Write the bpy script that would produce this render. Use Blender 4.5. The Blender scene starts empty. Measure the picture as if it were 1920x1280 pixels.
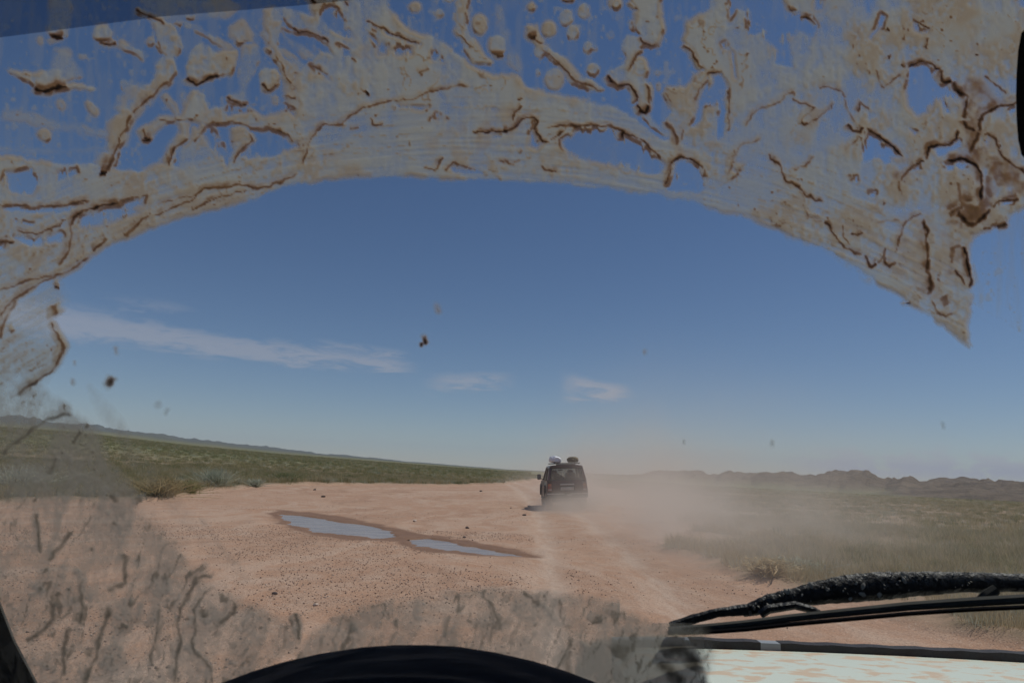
import bpy, bmesh, math, random
import numpy as np
from mathutils import Vector, Matrix

random.seed(7)
rng = np.random.default_rng(11)
R = math.radians
scene = bpy.context.scene
COL = scene.collection

# ------------------------------------------------------------------ camera
EYE = Vector((0.0, 0.0, 1.5))
PITCH, ROLL, FPX = 10.62, 2.4, 1280.0
cam_data = bpy.data.cameras.new('camera')
cam_data.sensor_width = 36.0
cam_data.lens = 24.0
cam_data.clip_start = 0.02
cam_data.clip_end = 30000.0
cam_data.dof.use_dof = True
cam_data.dof.focus_distance = 24.0
cam_data.dof.aperture_fstop = 16.0
cam = bpy.data.objects.new('camera', cam_data)
COL.objects.link(cam)
CAMROT = Matrix.Rotation(R(90 + PITCH), 3, 'X') @ Matrix.Rotation(R(ROLL), 3, 'Z')
cam.matrix_world = Matrix.Translation(EYE) @ CAMROT.to_4x4()
scene.camera = cam

# ------------------------------------------------------------------ light
SUN_EL, SUN_AZ = 62.0, 80.0            # azimuth clockwise from straight ahead (+Y)
world = bpy.data.worlds.new('World')
scene.world = world
world.use_nodes = True
sun_vec = Vector((math.cos(R(SUN_EL)) * math.sin(R(SUN_AZ)), math.cos(R(SUN_EL)) * math.cos(R(SUN_AZ)), math.sin(R(SUN_EL))))
sun_data = bpy.data.lights.new('sun', 'SUN')
sun_data.energy = 5.0
sun_data.angle = R(0.5)
sun_data.color = (1.0, 0.95, 0.87)
sun = bpy.data.objects.new('sun', sun_data)
COL.objects.link(sun)
sun.rotation_euler = sun_vec.to_track_quat('Z', 'Y').to_euler()
scene.view_settings.view_transform = 'Standard'
scene.view_settings.look = 'None'
scene.view_settings.gamma = 1.0
scene.view_settings.use_curve_mapping = False
scene.view_settings.exposure = -0.75

scene.render.engine = 'CYCLES'
scene.cycles.use_denoising = True
scene.cycles.max_bounces = 8
scene.cycles.transparent_max_bounces = 40
scene.cycles.volume_bounces = 1
scene.cycles.caustics_reflective = False
scene.cycles.caustics_refractive = False
scene.cycles.volume_max_steps = 512


# pixel (of the 1920 x 1280 photograph) -> direction, ground point, point at a depth
def ray(x, y):
    return (CAMROT @ Vector(((x - 960) / FPX, -(y - 640) / FPX, -1.0))).normalized()


def at_z(x, y, z=0.0):
    d = ray(x, y)
    t = (z - EYE.z) / d.z
    return EYE + d * t


def at_y(x, y, Y):
    d = ray(x, y)
    return EYE + d * (Y / d.y)


def az_el(x, y):
    d = ray(x, y)
    return math.degrees(math.atan2(d.x, d.y)), math.degrees(math.asin(d.z))


# ------------------------------------------------------------------ node helpers
class NT:
    def __init__(s, tree):
        s.t = tree
        s.t.nodes.clear()

    def n(s, typ, **kw):
        node = s.t.nodes.new(typ)
        for k, v in kw.items():
            setattr(node, k, v)
        return node

    def put(s, sock, v):
        if isinstance(v, bpy.types.NodeSocket):
            s.t.links.new(v, sock)
        else:
            sock.default_value = v

    def math(s, op, a, b=None, c=None, clamp=False):
        m = s.n('ShaderNodeMath', operation=op)
        m.use_clamp = clamp
        s.put(m.inputs[0], a)
        if b is not None:
            s.put(m.inputs[1], b)
        if c is not None:
            s.put(m.inputs[2], c)
        return m.outputs[0]

    def noise(s, vec, scale, detail=4, rough=0.55, dist=0.0):
        m = s.n('ShaderNodeTexNoise')
        if vec is not None:
            s.put(m.inputs['Vector'], vec)
        m.inputs['Scale'].default_value = scale
        m.inputs['Detail'].default_value = detail
        m.inputs['Roughness'].default_value = rough
        m.inputs['Distortion'].default_value = dist
        return m.outputs['Fac']

    def step(s, v, lo, hi, a=0.0, b=1.0):
        m = s.n('ShaderNodeMapRange', interpolation_type='SMOOTHSTEP')
        s.put(m.inputs['Value'], v)
        m.inputs['From Min'].default_value = lo
        m.inputs['From Max'].default_value = hi
        m.inputs['To Min'].default_value = a
        m.inputs['To Max'].default_value = b
        return m.outputs['Result']

    def ramp(s, v, stops):
        m = s.n('ShaderNodeValToRGB')
        s.put(m.inputs[0], v)
        e = m.color_ramp.elements
        while len(e) < len(stops):
            e.new(0.5)
        for el, (p, c) in zip(e, stops):
            el.position = p
            el.color = (*c, 1.0)
        return m.outputs[0]

    def mix(s, f, a, b, blend='MIX'):
        m = s.n('ShaderNodeMix', data_type='RGBA', blend_type=blend)
        s.put(m.inputs[0], f)
        for sock, v in ((m.inputs[6], a), (m.inputs[7], b)):
            if isinstance(v, (tuple, list)):
                v = (*v, 1.0) if len(v) == 3 else v
            s.put(sock, v)
        return m.outputs[2]

    def attr(s, name):
        m = s.n('ShaderNodeAttribute', attribute_name=name)
        return m.outputs['Fac']

    def scaled(s, vec, sx, sy, sz):
        m = s.n('ShaderNodeMapping')
        s.put(m.inputs['Vector'], vec)
        m.inputs['Scale'].default_value = (sx, sy, sz)
        return m.outputs[0]

    def bump(s, h, strength, dist, normal=None):
        m = s.n('ShaderNodeBump')
        s.put(m.inputs['Height'], h)
        m.inputs['Strength'].default_value = strength
        m.inputs['Distance'].default_value = dist
        if normal is not None:
            s.put(m.inputs['Normal'], normal)
        return m.outputs[0]

    def bsdf(s, color, rough=0.6, metal=0.0, normal=None, spec=0.5, coat=0.0):
        m = s.n('ShaderNodeBsdfPrincipled')
        if isinstance(color, (tuple, list)):
            color = (*color, 1.0)
        s.put(m.inputs['Base Color'], color)
        s.put(m.inputs['Roughness'], rough)
        s.put(m.inputs['Metallic'], metal)
        m.inputs['Specular IOR Level'].default_value = spec
        m.inputs['Coat Weight'].default_value = coat
        if normal is not None:
            s.put(m.inputs['Normal'], normal)
        return m.outputs[0]

    def out(s, surface=None, volume=None):
        o = s.n('ShaderNodeOutputMaterial')
        if surface is not None:
            s.t.links.new(surface, o.inputs['Surface'])
        if volume is not None:
            s.t.links.new(volume, o.inputs['Volume'])

    def pos(s):
        return s.n('ShaderNodeNewGeometry').outputs['Position']

    def obj(s):
        return s.n('ShaderNodeTexCoord').outputs['Object']


def new_mat(name):
    m = bpy.data.materials.new(name)
    m.use_nodes = True
    return m, NT(m.node_tree)


def simple(name, col, rough=0.6, metal=0.0, var=0.15, scale=20.0, dust=0.0, dustcol=(0.36, 0.27, 0.2), bump=0.0, spec=0.5, coat=0.0):
    m, t = new_mat(name)
    v = t.obj()
    f = t.noise(v, scale, 5, 0.6)
    c = t.mix(f, tuple(x * (1 - var) for x in col), tuple(min(1, x * (1 + var)) for x in col))
    rg = rough
    if dust > 0:
        g = t.step(t.noise(v, scale * 0.25, 6, 0.65), 0.62 - dust * 0.5, 0.85 - dust * 0.4)
        c = t.mix(t.math('MULTIPLY', g, min(1.0, dust * 1.3)), c, dustcol)
        rg = t.math('ADD', t.math('MULTIPLY', g, 0.9 - rough), rough, clamp=True)
    nrm = t.bump(t.noise(v, scale * 3, 4), bump, 0.01) if bump else None
    t.out(t.bsdf(c, rg, metal, nrm, spec, coat))
    return m


# ------------------------------------------------------------------ object helpers
def tag(o, label=None, cat=None, group=None, kind=None):
    if label:
        o['label'] = label
    if cat:
        o['category'] = cat
    if group:
        o['group'] = group
    if kind:
        o['kind'] = kind
    return o


def empty(name, loc, rot=(0, 0, 0)):
    o = bpy.data.objects.new(name, None)
    o.empty_display_size = 0.2
    o.location = loc
    o.rotation_euler = rot
    COL.objects.link(o)
    return o


def mesh_obj(name, verts, faces, mat, parent=None, smooth=False):
    me = bpy.data.meshes.new(name)
    me.from_pydata([tuple(v) for v in verts], [], faces)
    me.validate()
    if mat:
        me.materials.append(mat)
    if smooth:
        me.polygons.foreach_set('use_smooth', [True] * len(me.polygons))
    o = bpy.data.objects.new(name, me)
    COL.objects.link(o)
    o.parent = parent
    return o


def from_bm(name, bm, mat, parent=None, smooth=False):
    bmesh.ops.recalc_face_normals(bm, faces=bm.faces)
    me = bpy.data.meshes.new(name)
    bm.to_mesh(me)
    bm.free()
    if mat:
        me.materials.append(mat)
    if smooth:
        me.polygons.foreach_set('use_smooth', [True] * len(me.polygons))
        try:
            me.set_sharp_from_angle(angle=R(40))
        except Exception:
            pass
    o = bpy.data.objects.new(name, me)
    COL.objects.link(o)
    o.parent = parent
    return o


def bm_box(bm, c, s, rot=None, bevel=0.0, seg=2):
    M = Matrix.Translation(Vector(c)) @ (rot.to_4x4() if rot else Matrix.Identity(4)) @ Matrix.Diagonal((*s, 1.0))
    r = bmesh.ops.create_cube(bm, size=1.0, matrix=M)
    if bevel > 0:
        es = list({e for v in r['verts'] for e in v.link_edges})
        bmesh.ops.bevel(bm, geom=es, offset=bevel, segments=seg, profile=0.6, affect='EDGES')


def box(name, c, s, mat, parent=None, bevel=0.0, rot=None, seg=2):
    bm = bmesh.new()
    bm_box(bm, c, s, rot, bevel, seg)
    return from_bm(name, bm, mat, parent, smooth=bevel > 0)


def bm_prism(bm, pts_a, pts_b):
    """closed solid between two matching rings"""
    a = [bm.verts.new(p) for p in pts_a]
    b = [bm.verts.new(p) for p in pts_b]
    n = len(a)
    bm.faces.new(a)
    bm.faces.new(b[::-1])
    for i in range(n):
        j = (i + 1) % n
        bm.faces.new((a[j], a[i], b[i], b[j]))


def bm_tube(bm, pts, rad, n=8, flat=1.0, up=Vector((0, 0, 1))):
    pts = [Vector(p) for p in pts]
    rads = rad if isinstance(rad, (list, tuple)) else [rad] * len(pts)
    rings = []
    for i, p in enumerate(pts):
        d = (pts[min(i + 1, len(pts) - 1)] - pts[max(i - 1, 0)]).normalized()
        u = up - d * up.dot(d)
        u.normalize()
        w = d.cross(u)
        rings.append([bm.verts.new(p + (u * math.cos(2 * math.pi * k / n) + w * math.sin(2 * math.pi * k / n) * flat) * rads[i]) for k in range(n)])
    for a, b in zip(rings, rings[1:]):
        for k in range(n):
            bm.faces.new((a[k], a[(k + 1) % n], b[(k + 1) % n], b[k]))
    bm.faces.new(rings[0][::-1])
    bm.faces.new(rings[-1])


# ------------------------------------------------------------------ numpy noise
_perm = np.random.default_rng(3).permutation(4096).astype(np.int64)
_vals = np.random.default_rng(5).random(4096)


def vnoise(x, y, seed=0):
    x = np.asarray(x, float)
    y = np.asarray(y, float)
    xi = np.floor(x).astype(np.int64)
    yi = np.floor(y).astype(np.int64)
    fx = x - xi
    fy = y - yi
    fx = fx * fx * fx * (fx * (fx * 6 - 15) + 10)
    fy = fy * fy * fy * (fy * (fy * 6 - 15) + 10)

    def h(a, b):
        return _vals[_perm[(_perm[(a + seed * 131) & 4095] + b) & 4095]]
    v00, v10, v01, v11 = h(xi, yi), h(xi + 1, yi), h(xi, yi + 1), h(xi + 1, yi + 1)
    return (v00 * (1 - fx) + v10 * fx) * (1 - fy) + (v01 * (1 - fx) + v11 * fx) * fy


def fbm(x, y, oct=4, seed=0, gain=0.5):
    a, s, t = 1.0, 0.0, 0.0
    for i in range(oct):
        s = s + a * vnoise(x * 2 ** i, y * 2 ** i, seed + i)
        t += a
        a *= gain
    return s / t


def sstep(v, a, b):
    t = np.clip((v - a) / (b - a), 0, 1)
    return t * t * (3 - 2 * t)


def seg_dist(px, py, ax, ay, bx, by):
    dx, dy = bx - ax, by - ay
    L = dx * dx + dy * dy + 1e-12
    t = np.clip(((px - ax) * dx + (py - ay) * dy) / L, 0, 1)
    return np.hypot(px - ax - t * dx, py - ay - t * dy), t


def line_dist(px, py, pts):
    """distance to a polyline and the 0..1 position along it"""
    best = np.full(px.shape, 1e9)
    along = np.zeros(px.shape)
    n = len(pts) - 1
    for i in range(n):
        d, t = seg_dist(px, py, *pts[i], *pts[i + 1])
        m = d < best
        best = np.where(m, d, best)
        along = np.where(m, (i + t) / n, along)
    return best, along


def poly_sd(px, py, pts):
    """signed distance, positive inside"""
    best = np.full(px.shape, 1e9)
    ins = np.zeros(px.shape, bool)
    n = len(pts)
    for i in range(n):
        ax, ay = pts[i]
        bx, by = pts[(i + 1) % n]
        d, _ = seg_dist(px, py, ax, ay, bx, by)
        best = np.minimum(best, d)
        c = (ay > py) != (by > py)
        if ay != by:
            ins ^= c & (px < (bx - ax) * (py - ay) / (by - ay) + ax)
    return np.where(ins, best, -best)


# ------------------------------------------------------------------ sky with thin clouds
def build_sky():
    t = NT(world.node_tree)
    sky = t.n('ShaderNodeTexSky', sky_type='NISHITA')
    sky.sun_disc = False
    sky.sun_elevation = R(SUN_EL)
    sky.sun_rotation = R(SUN_AZ)
    sky.altitude = 2200.0
    sky.air_density = 1.15
    sky.dust_density = 0.6
    sky.ozone_density = 1.6
    d = t.n('ShaderNodeTexCoord').outputs['Generated']
    sp = t.n('ShaderNodeSeparateXYZ')
    t.put(sp.inputs[0], d)
    az = t.math('MULTIPLY', t.math('ARCTAN2', sp.outputs[0], sp.outputs[1]), 180 / math.pi)
    el = t.math('MULTIPLY', t.math('ARCSINE', sp.outputs[2]), 180 / math.pi)
    cb = t.n('ShaderNodeCombineXYZ')
    t.put(cb.inputs[0], az)
    t.put(cb.inputs[1], el)
    ae = cb.outputs[0]
    wisp = t.noise(t.scaled(ae, 0.26, 1.15, 1), 1.0, 9, 0.68, 0.9)
    puff = t.noise(t.scaled(ae, 0.55, 1.1, 1), 1.0, 8, 0.6, 0.2)

    def band(p0, p1, w0, w1, a_lo, a_hi, soft, tex, strength, lo=0.3, hi=0.62):
        a0, e0 = az_el(*p0)
        a1, e1 = az_el(*p1)
        u = t.math('DIVIDE', t.math('SUBTRACT', az, a0), a1 - a0)
        c = t.math('ADD', t.math('MULTIPLY', u, e1 - e0), e0)
        w = t.math('ADD', t.math('MULTIPLY', u, w1 - w0), w0)
        off = t.math('ADD', t.math('SUBTRACT', el, c), t.math('MULTIPLY', t.math('SUBTRACT', tex, 0.5), 2.6))
        q = t.math('DIVIDE', t.math('ABSOLUTE', off), t.math('MAXIMUM', w, 0.05))
        core = t.step(q, 0.25, 1.0, 1.0, 0.0)
        win = t.math('MULTIPLY', t.step(az, a_lo - soft, a_lo + soft), t.step(az, a_hi - soft, a_hi + soft, 1.0, 0.0))
        m = t.math('MULTIPLY', t.math('MULTIPLY', core, win), t.step(tex, lo, hi))
        return t.math('MULTIPLY', m, strength)

    A = lambda x, y: az_el(x, y)[0]
    parts = [
        band((130, 605), (770, 690), 1.5, 0.75, A(-420, 600), A(760, 690), 1.5, wisp, 0.5, 0.2, 0.52),
        band((150, 570), (360, 572), 1.2, 0.5, A(-300, 560), A(350, 570), 2.0, wisp, 0.2, 0.4, 0.65),
        band((600, 650), (770, 668), 0.9, 0.6, A(600, 650), A(755, 668), 1.0, wisp, 0.45, 0.38, 0.6),
        band((800, 720), (960, 712), 1.1, 0.9, A(815, 720), A(945, 712), 1.4, wisp, 0.5, 0.28, 0.58),
        band((1060, 726), (1190, 738), 1.7, 0.6, A(1065, 728), A(1175, 738), 1.0, wisp, 0.75, 0.26, 0.58),
    ]
    # cumulus low over the hills ahead and to the right
    a0, e0 = az_el(1500, 880)
    low = t.math('MULTIPLY', t.step(el, 0.2, 1.2), t.step(el, 1.2, 3.4, 1.0, 0.0))
    win = t.math('MULTIPLY', t.step(az, A(1440, 860), A(1600, 860)), t.step(az, 48.0, 60.0, 1.0, 0.0))
    puffs = t.math('ADD', puff, t.math('MULTIPLY', t.math('SUBTRACT', 2.2, el), 0.09))
    parts.append(t.math('MULTIPLY', t.math('MULTIPLY', t.math('MULTIPLY', low, win), t.step(puffs, 0.43, 0.58)), 0.85))
    m = parts[0]
    for p in parts[1:]:
        m = t.math('MAXIMUM', m, p)
    tint = t.n('ShaderNodeHueSaturation')
    tint.inputs['Saturation'].default_value = 1.10
    t.put(tint.inputs['Color'], sky.outputs[0])
    blue = t.mix(1.0, tint.outputs[0], (0.96, 0.94, 1.03), 'MULTIPLY')
    c = t.mix(m, blue, (6.2, 6.1, 6.9))
    bg = t.n('ShaderNodeBackground')
    t.put(bg.inputs['Color'], c)
    bg.inputs['Strength'].default_value = 0.102
    o = t.n('ShaderNodeOutputWorld')
    t.t.links.new(bg.outputs[0], o.inputs['Surface'])


build_sky()

# ------------------------------------------------------------------ terrain
G2 = lambda pts, z=0.0: [tuple(at_z(x, y, z)[:2]) for x, y in pts]
ROAD_PX = [(-500, 960), (-250, 958), (0, 951), (150, 942), (285, 936), (345, 923), (430, 915), (560, 909), (700, 909), (800, 911), (900, 909), (960, 904), (985, 900), (1003, 897),
           (1075, 899), (1120, 910), (1190, 930), (1262, 950), (1295, 985), (1330, 1012), (1370, 1047), (1450, 1090), (1560, 1130), (1700, 1165), (1900, 1215), (2200, 1290)]
ROAD = G2(ROAD_PX)
ROAD = [(-45.0, -40.0), (-32.0, 10.0)] + ROAD + [(5.4, 3.0), (5.6, -40.0)]
PUD_A = G2([(527, 962), (560, 965), (640, 977), (700, 984), (748, 998), (745, 1006), (700, 1006), (640, 1000), (590, 993), (545, 981)])
PUD_B = G2([(768, 1009), (800, 1006), (850, 1013), (900, 1024), (985, 1040), (940, 1039), (900, 1036), (850, 1030), (800, 1024), (775, 1019)])
WET = G2([(508, 954), (545, 956), (640, 966), (720, 984), (770, 996), (850, 1008), (930, 1022), (1030, 1043), (960, 1041), (900, 1042), (800, 1034), (740, 1014), (650, 1010), (580, 1001), (528, 981)])
JEEP = Vector((at_z(1057, 951).x, 28.0, 0.0))


def rut(x, y):
    """tyre ruts that run up the track and bend with it"""
    cx = 2.0 - 2.2 * np.exp(-((y - 0) / 16.0) ** 2) * 0.4 + 0.0006 * np.clip(y - 30, 0, 60) ** 2 * -1.0
    r = 0
    for o in (-0.75, 0.75):
        r = r + np.exp(-((x - cx - o) / 0.28) ** 2)
    return r


AZ_L = ([-180, -70, -45, -32, -25, -18, -8, 0, 12, 180], [0.0, 2.4, 2.4, 1.95, 1.4, 0.86, 0.32, 0.03, 0.0, 0.0])
AZ_R = ([-180, 6, 10, 12.5, 14, 16, 20, 24, 27, 31, 36, 50, 90, 180], [0, 0, 7, 21, 25, 25, 29, 32, 35, 34, 36, 38, 30, 0])
AZ_D = ([-180, 2, 13, 30, 90, 180], [0, 0, 0.55, 1.0, 1.0, 0])


def terrain(x, y):
    x = np.asarray(x, float)
    y = np.asarray(y, float)
    r = np.hypot(x, y)
    az = np.degrees(np.arctan2(x, y))
    sd = poly_sd(x + (1.4 * (fbm(x * 0.9, y * 0.9, 3, 1) - 0.5) + 2.4 * (fbm(x * 0.3, y * 0.3, 2, 15) - 0.5)), y + 1.2 * (fbm(x * 0.9, y * 0.9, 3, 2) - 0.5), ROAD)
    road = sstep(sd, -0.25, 0.35)
    h = 0.10 * (1 - road) + 0.10 * np.exp(-((sd + 0.2) / 0.6) ** 2) * (fbm(x * 0.7, y * 0.7, 2, 4))
    h = h + 0.25 * (fbm(x * 0.07, y * 0.07, 3, 8) - 0.5) * (1 - road) * sstep(r, 15, 60)
    h = h + (0.03 * (fbm(x * 0.8, y * 0.8, 3, 9) - 0.5) + 0.05 * (fbm(x * 0.2, y * 0.2, 2, 10) - 0.5)) * road
    h = h - 0.03 * rut(x, y) * road
    # basin with the puddles
    sw = poly_sd(x + 0.5 * (fbm(x * 1.6, y * 1.6, 3, 21) - 0.5), y + 0.5 * (fbm(x * 1.6, y * 1.6, 3, 22) - 0.5), WET)
    sp = np.maximum(poly_sd(x, y, PUD_A), poly_sd(x, y, PUD_B))
    flat = sstep(sw, -1.4, 0.1)
    h = h * (1 - flat) + flat * (-0.012 + 0.012 * (fbm(x * 3, y * 3, 3, 23) - 0.5))
    h = h + 0.05 * np.exp(-((sw + 0.55) / 0.35) ** 2) * fbm(x * 0.9, y * 0.9, 3, 24)
    h = h - 0.075 * sstep(sp + 0.30 * (fbm(x * 3.5, y * 3.5, 3, 25) - 0.5) + 0.45 * (fbm(x * 0.9, y * 0.9, 3, 26) - 0.5), -0.12, 0.16)
    # bank under the car ahead
    dx, dy = x - JEEP.x, y - JEEP.y
    h = h + 0.062 * dx * np.exp(-(dx / 2.4) ** 2 - ((dy - 1.5) / 5.0) ** 2)
    # far slopes to the left
    el = np.interp(az, *AZ_L)
    rid = 0.86 + 0.24 * fbm(az * 0.6, r * 0.0006, 2, 30) + 0.22 * (fbm(az * 2.6, r * 0.0012, 5, 31, 0.6) - 0.45) * sstep(r, 3000, 5000)
    eln = np.minimum(np.interp(az, [-180, -70, -45, -32, -25, -18, -8, 0, 12, 180], [0, 1.7, 1.7, 1.45, 0.95, 0.58, 0.24, 0, 0, 0]), el)
    ang = eln * sstep(r, 30, 170) + (el * rid - eln) * sstep(r, 500, 5200)
    h = h + np.minimum(r, 5200) * np.tan(np.radians(ang)) + np.where(r > 6500, -0.03 * (r - 6500), 0)
    # plain falling away to the right, brown hills beyond it
    h = h - 15.0 * np.interp(az, *AZ_D) * sstep(r, 45, 900)
    q1 = 1 - np.abs(2 * fbm(x * 0.0100, y * 0.0085, 4, 41, 0.5) - 1)
    q2 = fbm(x * 0.0045, y * 0.0045, 3, 42)
    q = np.clip((q1 - 0.55) / 0.42, 0, 1) ** 1.3 * np.clip(q2 * 2.2 - 0.35, 0.2, 1.5)
    ring = sstep(r, 850, 1250) * (1 - 0.35 * sstep(r, 1700, 2600))
    amp = np.interp(az, *AZ_R)
    pk = np.clip(1 - np.abs(2 * fbm(az * 0.42 + 3.0, r * 0.0011, 4, 48, 0.55) - 1) * 1.6, 0, 1)
    hill = amp * ring * (0.30 + 0.34 * np.minimum(q, 1.1) + 0.50 * pk + 0.42 * (fbm(x * 0.03, y * 0.03, 4, 44) - 0.5))
    # one rocky knoll nearer than the rest
    kx, ky = at_y(1800, 900, 800)[0], 800.0
    kn = np.exp(-((x - kx) / 60) ** 2 - ((y - ky) / 70) ** 2) * (0.75 + 0.5 * fbm(x * 0.02, y * 0.02, 4, 45))
    kx2 = at_y(1895, 905, 740)[0]
    kn = kn + 0.5 * np.exp(-((x - kx2) / 45) ** 2 - ((y - 740) / 60) ** 2) * (0.7 + 0.6 * fbm(x * 0.02, y * 0.02, 4, 46))
    h = h + hill + 11 * kn
    rock = np.clip(hill / 12.0 - 0.35 + 0.4 * fbm(x * 0.012, y * 0.012, 4, 47), 0, 1) * (amp > 1) + np.clip(kn * 3.0 - 0.35, 0, 1)
    wet = np.clip(sstep(sw, -0.1, 0.12) + 0.75 * sstep(sp, -0.5, 0.0), 0, 1)
    return h, road, np.clip(rock, 0, 1), wet, sd


def hgt(x, y):
    return float(terrain(np.array([x]), np.array([y]))[0][0])


def ground_material():
    m, t = new_mat('ground_earth')
    p = t.pos()
    road, rock, wet = t.attr('road'), t.attr('rock'), t.attr('wet')
    dist = t.n('ShaderNodeVectorMath', operation='LENGTH')
    t.put(dist.inputs[0], p)
    r = dist.outputs['Value']
    near = t.step(r, 30.0, 90.0, 1.0, 0.0)
    big = t.noise(p, 0.22, 5, 0.6)
    med = t.noise(p, 1.7, 6, 0.65)
    fine = t.noise(p, 38.0, 3, 0.7)
    # dirt of the track
    dirt = t.ramp(big, [(0.25, (0.36, 0.198, 0.120)), (0.5, (0.415, 0.245, 0.158)), (0.78, (0.47, 0.31, 0.215))])
    dirt = t.mix(t.step(med, 0.38, 0.72), dirt, t.mix(0.5, dirt, (0.50, 0.375, 0.29)))
    streak = t.noise(t.scaled(p, 2.4, 0.18, 1.0), 1.0, 4, 0.6)
    dirt = t.mix(t.math('MULTIPLY', t.step(streak, 0.55, 0.75), 0.35), dirt, (0.50, 0.37, 0.28))
    # pale worn lanes that follow the bend of the track edge
    ed = t.attr('edge')
    cbx = t.n('ShaderNodeCombineXYZ')
    t.put(cbx.inputs[0], t.math('MULTIPLY', ed, 1.1))
    t.put(cbx.inputs[1], t.math('MULTIPLY', r, 0.035))
    lane = t.noise(cbx.outputs[0], 1.0, 5, 0.6)
    dirt = t.mix(t.math('MULTIPLY', t.step(lane, 0.50, 0.60), 0.42), dirt, (0.52, 0.385, 0.295))
    dirt = t.mix(t.math('MULTIPLY', t.step(lane, 0.47, 0.36), 0.55), dirt, (0.31, 0.185, 0.12))
    rt = t.math('MULTIPLY', t.attr('rut'), t.step(t.noise(t.scaled(p, 3.0, 0.5, 1.0), 1.0, 4, 0.6), 0.30, 0.62))
    dirt = t.mix(t.math('MULTIPLY', rt, 0.75), dirt, (0.55, 0.42, 0.33))
    # gravel grains
    vor = t.n('ShaderNodeTexVoronoi', feature='F1')
    t.put(vor.inputs['Vector'], p)
    vor.inputs['Scale'].default_value = 34.0
    sepc = t.n('ShaderNodeSeparateColor')
    t.put(sepc.inputs[0], vor.outputs['Color'])
    grain = t.step(vor.outputs['Distance'], 0.18, 0.36, 1.0, 0.0)
    gsel = t.step(t.math('ADD', sepc.outputs[0], t.math('MULTIPLY', t.math('SUBTRACT', med, 0.5), 1.2)), 0.42, 0.56)
    gm = t.math('MULTIPLY', t.math('MULTIPLY', grain, gsel), near)
    gcol = t.ramp(sepc.outputs[1], [(0.0, (0.15, 0.10, 0.08)), (0.45, (0.30, 0.195, 0.145)), (0.8, (0.46, 0.33, 0.26)), (1.0, (0.62, 0.52, 0.44))])
    dirt = t.mix(t.math('MULTIPLY', gm, 0.8), dirt, gcol)
    dirt = t.mix(t.math('MULTIPLY', t.step(fine, 0.5, 0.75), 0.55), dirt, (0.24, 0.15, 0.105))
    fg = t.noise(p, 62.0, 2, 0.8)
    dirt = t.mix(t.math('MULTIPLY', t.step(fg, 0.55, 0.66), t.math('MULTIPLY', near, 0.78)), dirt, (0.19, 0.125, 0.09))
    dirt = t.mix(t.math('MULTIPLY', t.step(fg, 0.42, 0.32), t.math('MULTIPLY', near, 0.62)), dirt, (0.66, 0.49, 0.39))
    peb = t.noise(p, 16.0, 2, 0.6)
    dirt = t.mix(t.math('MULTIPLY', t.step(peb, 0.60, 0.72), t.math('MULTIPLY', near, 0.40)), dirt, (0.27, 0.19, 0.145))
    dirt = t.mix(t.math('MULTIPLY', t.step(peb, 0.36, 0.26), t.math('MULTIPLY', near, 0.35)), dirt, (0.62, 0.49, 0.40))
    # steppe soil under the grass and the far plain
    soil_near = t.mix(t.step(med, 0.4, 0.65), (0.30, 0.21, 0.145), (0.20, 0.155, 0.095))
    farn = t.noise(t.scaled(p, 0.010, 0.016, 0.01), 1.0, 8, 0.62)
    far = t.ramp(farn, [(0.25, (0.125, 0.135, 0.062)), (0.46, (0.165, 0.165, 0.08)), (0.60, (0.215, 0.185, 0.11)), (0.8, (0.26, 0.20, 0.135))])
    soil = t.mix(t.step(r, 50.0, 150.0), soil_near, far)
    soil = t.mix(t.step(r, 500.0, 3600.0), soil, t.ramp(farn, [(0.35, (0.075, 0.078, 0.060)), (0.65, (0.135, 0.128, 0.092))]))
    rockn = t.noise(t.scaled(p, 0.03, 0.03, 0.09), 1.0, 9, 0.7)
    rk = t.ramp(rockn, [(0.3, (0.07, 0.054, 0.038)), (0.5, (0.15, 0.11, 0.075)), (0.7, (0.23, 0.175, 0.12))])
    soil = t.mix(rock, soil, rk)
    c = t.mix(road, soil, dirt)
    c = t.mix(wet, c, t.mix(med, (0.16, 0.085, 0.050), (0.28, 0.165, 0.105)))
    rough = t.math('SUBTRACT', 0.92, t.math('MULTIPLY', wet, 0.25))
    b1 = t.bump(t.math('ADD', t.math('MULTIPLY', fine, 0.35), t.math('MULTIPLY', gm, 0.8)), 0.5, 0.018)
    b2 = t.bump(t.math('ADD', med, t.math('MULTIPLY', lane, t.math('MULTIPLY', road, 0.9))), 0.45, 0.10, b1)
    b3 = t.bump(t.math('MULTIPLY', rockn, rock), 0.9, 14.0, b2)
    t.out(t.bsdf(c, rough, 0.0, b3, 0.25))
    return m


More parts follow.
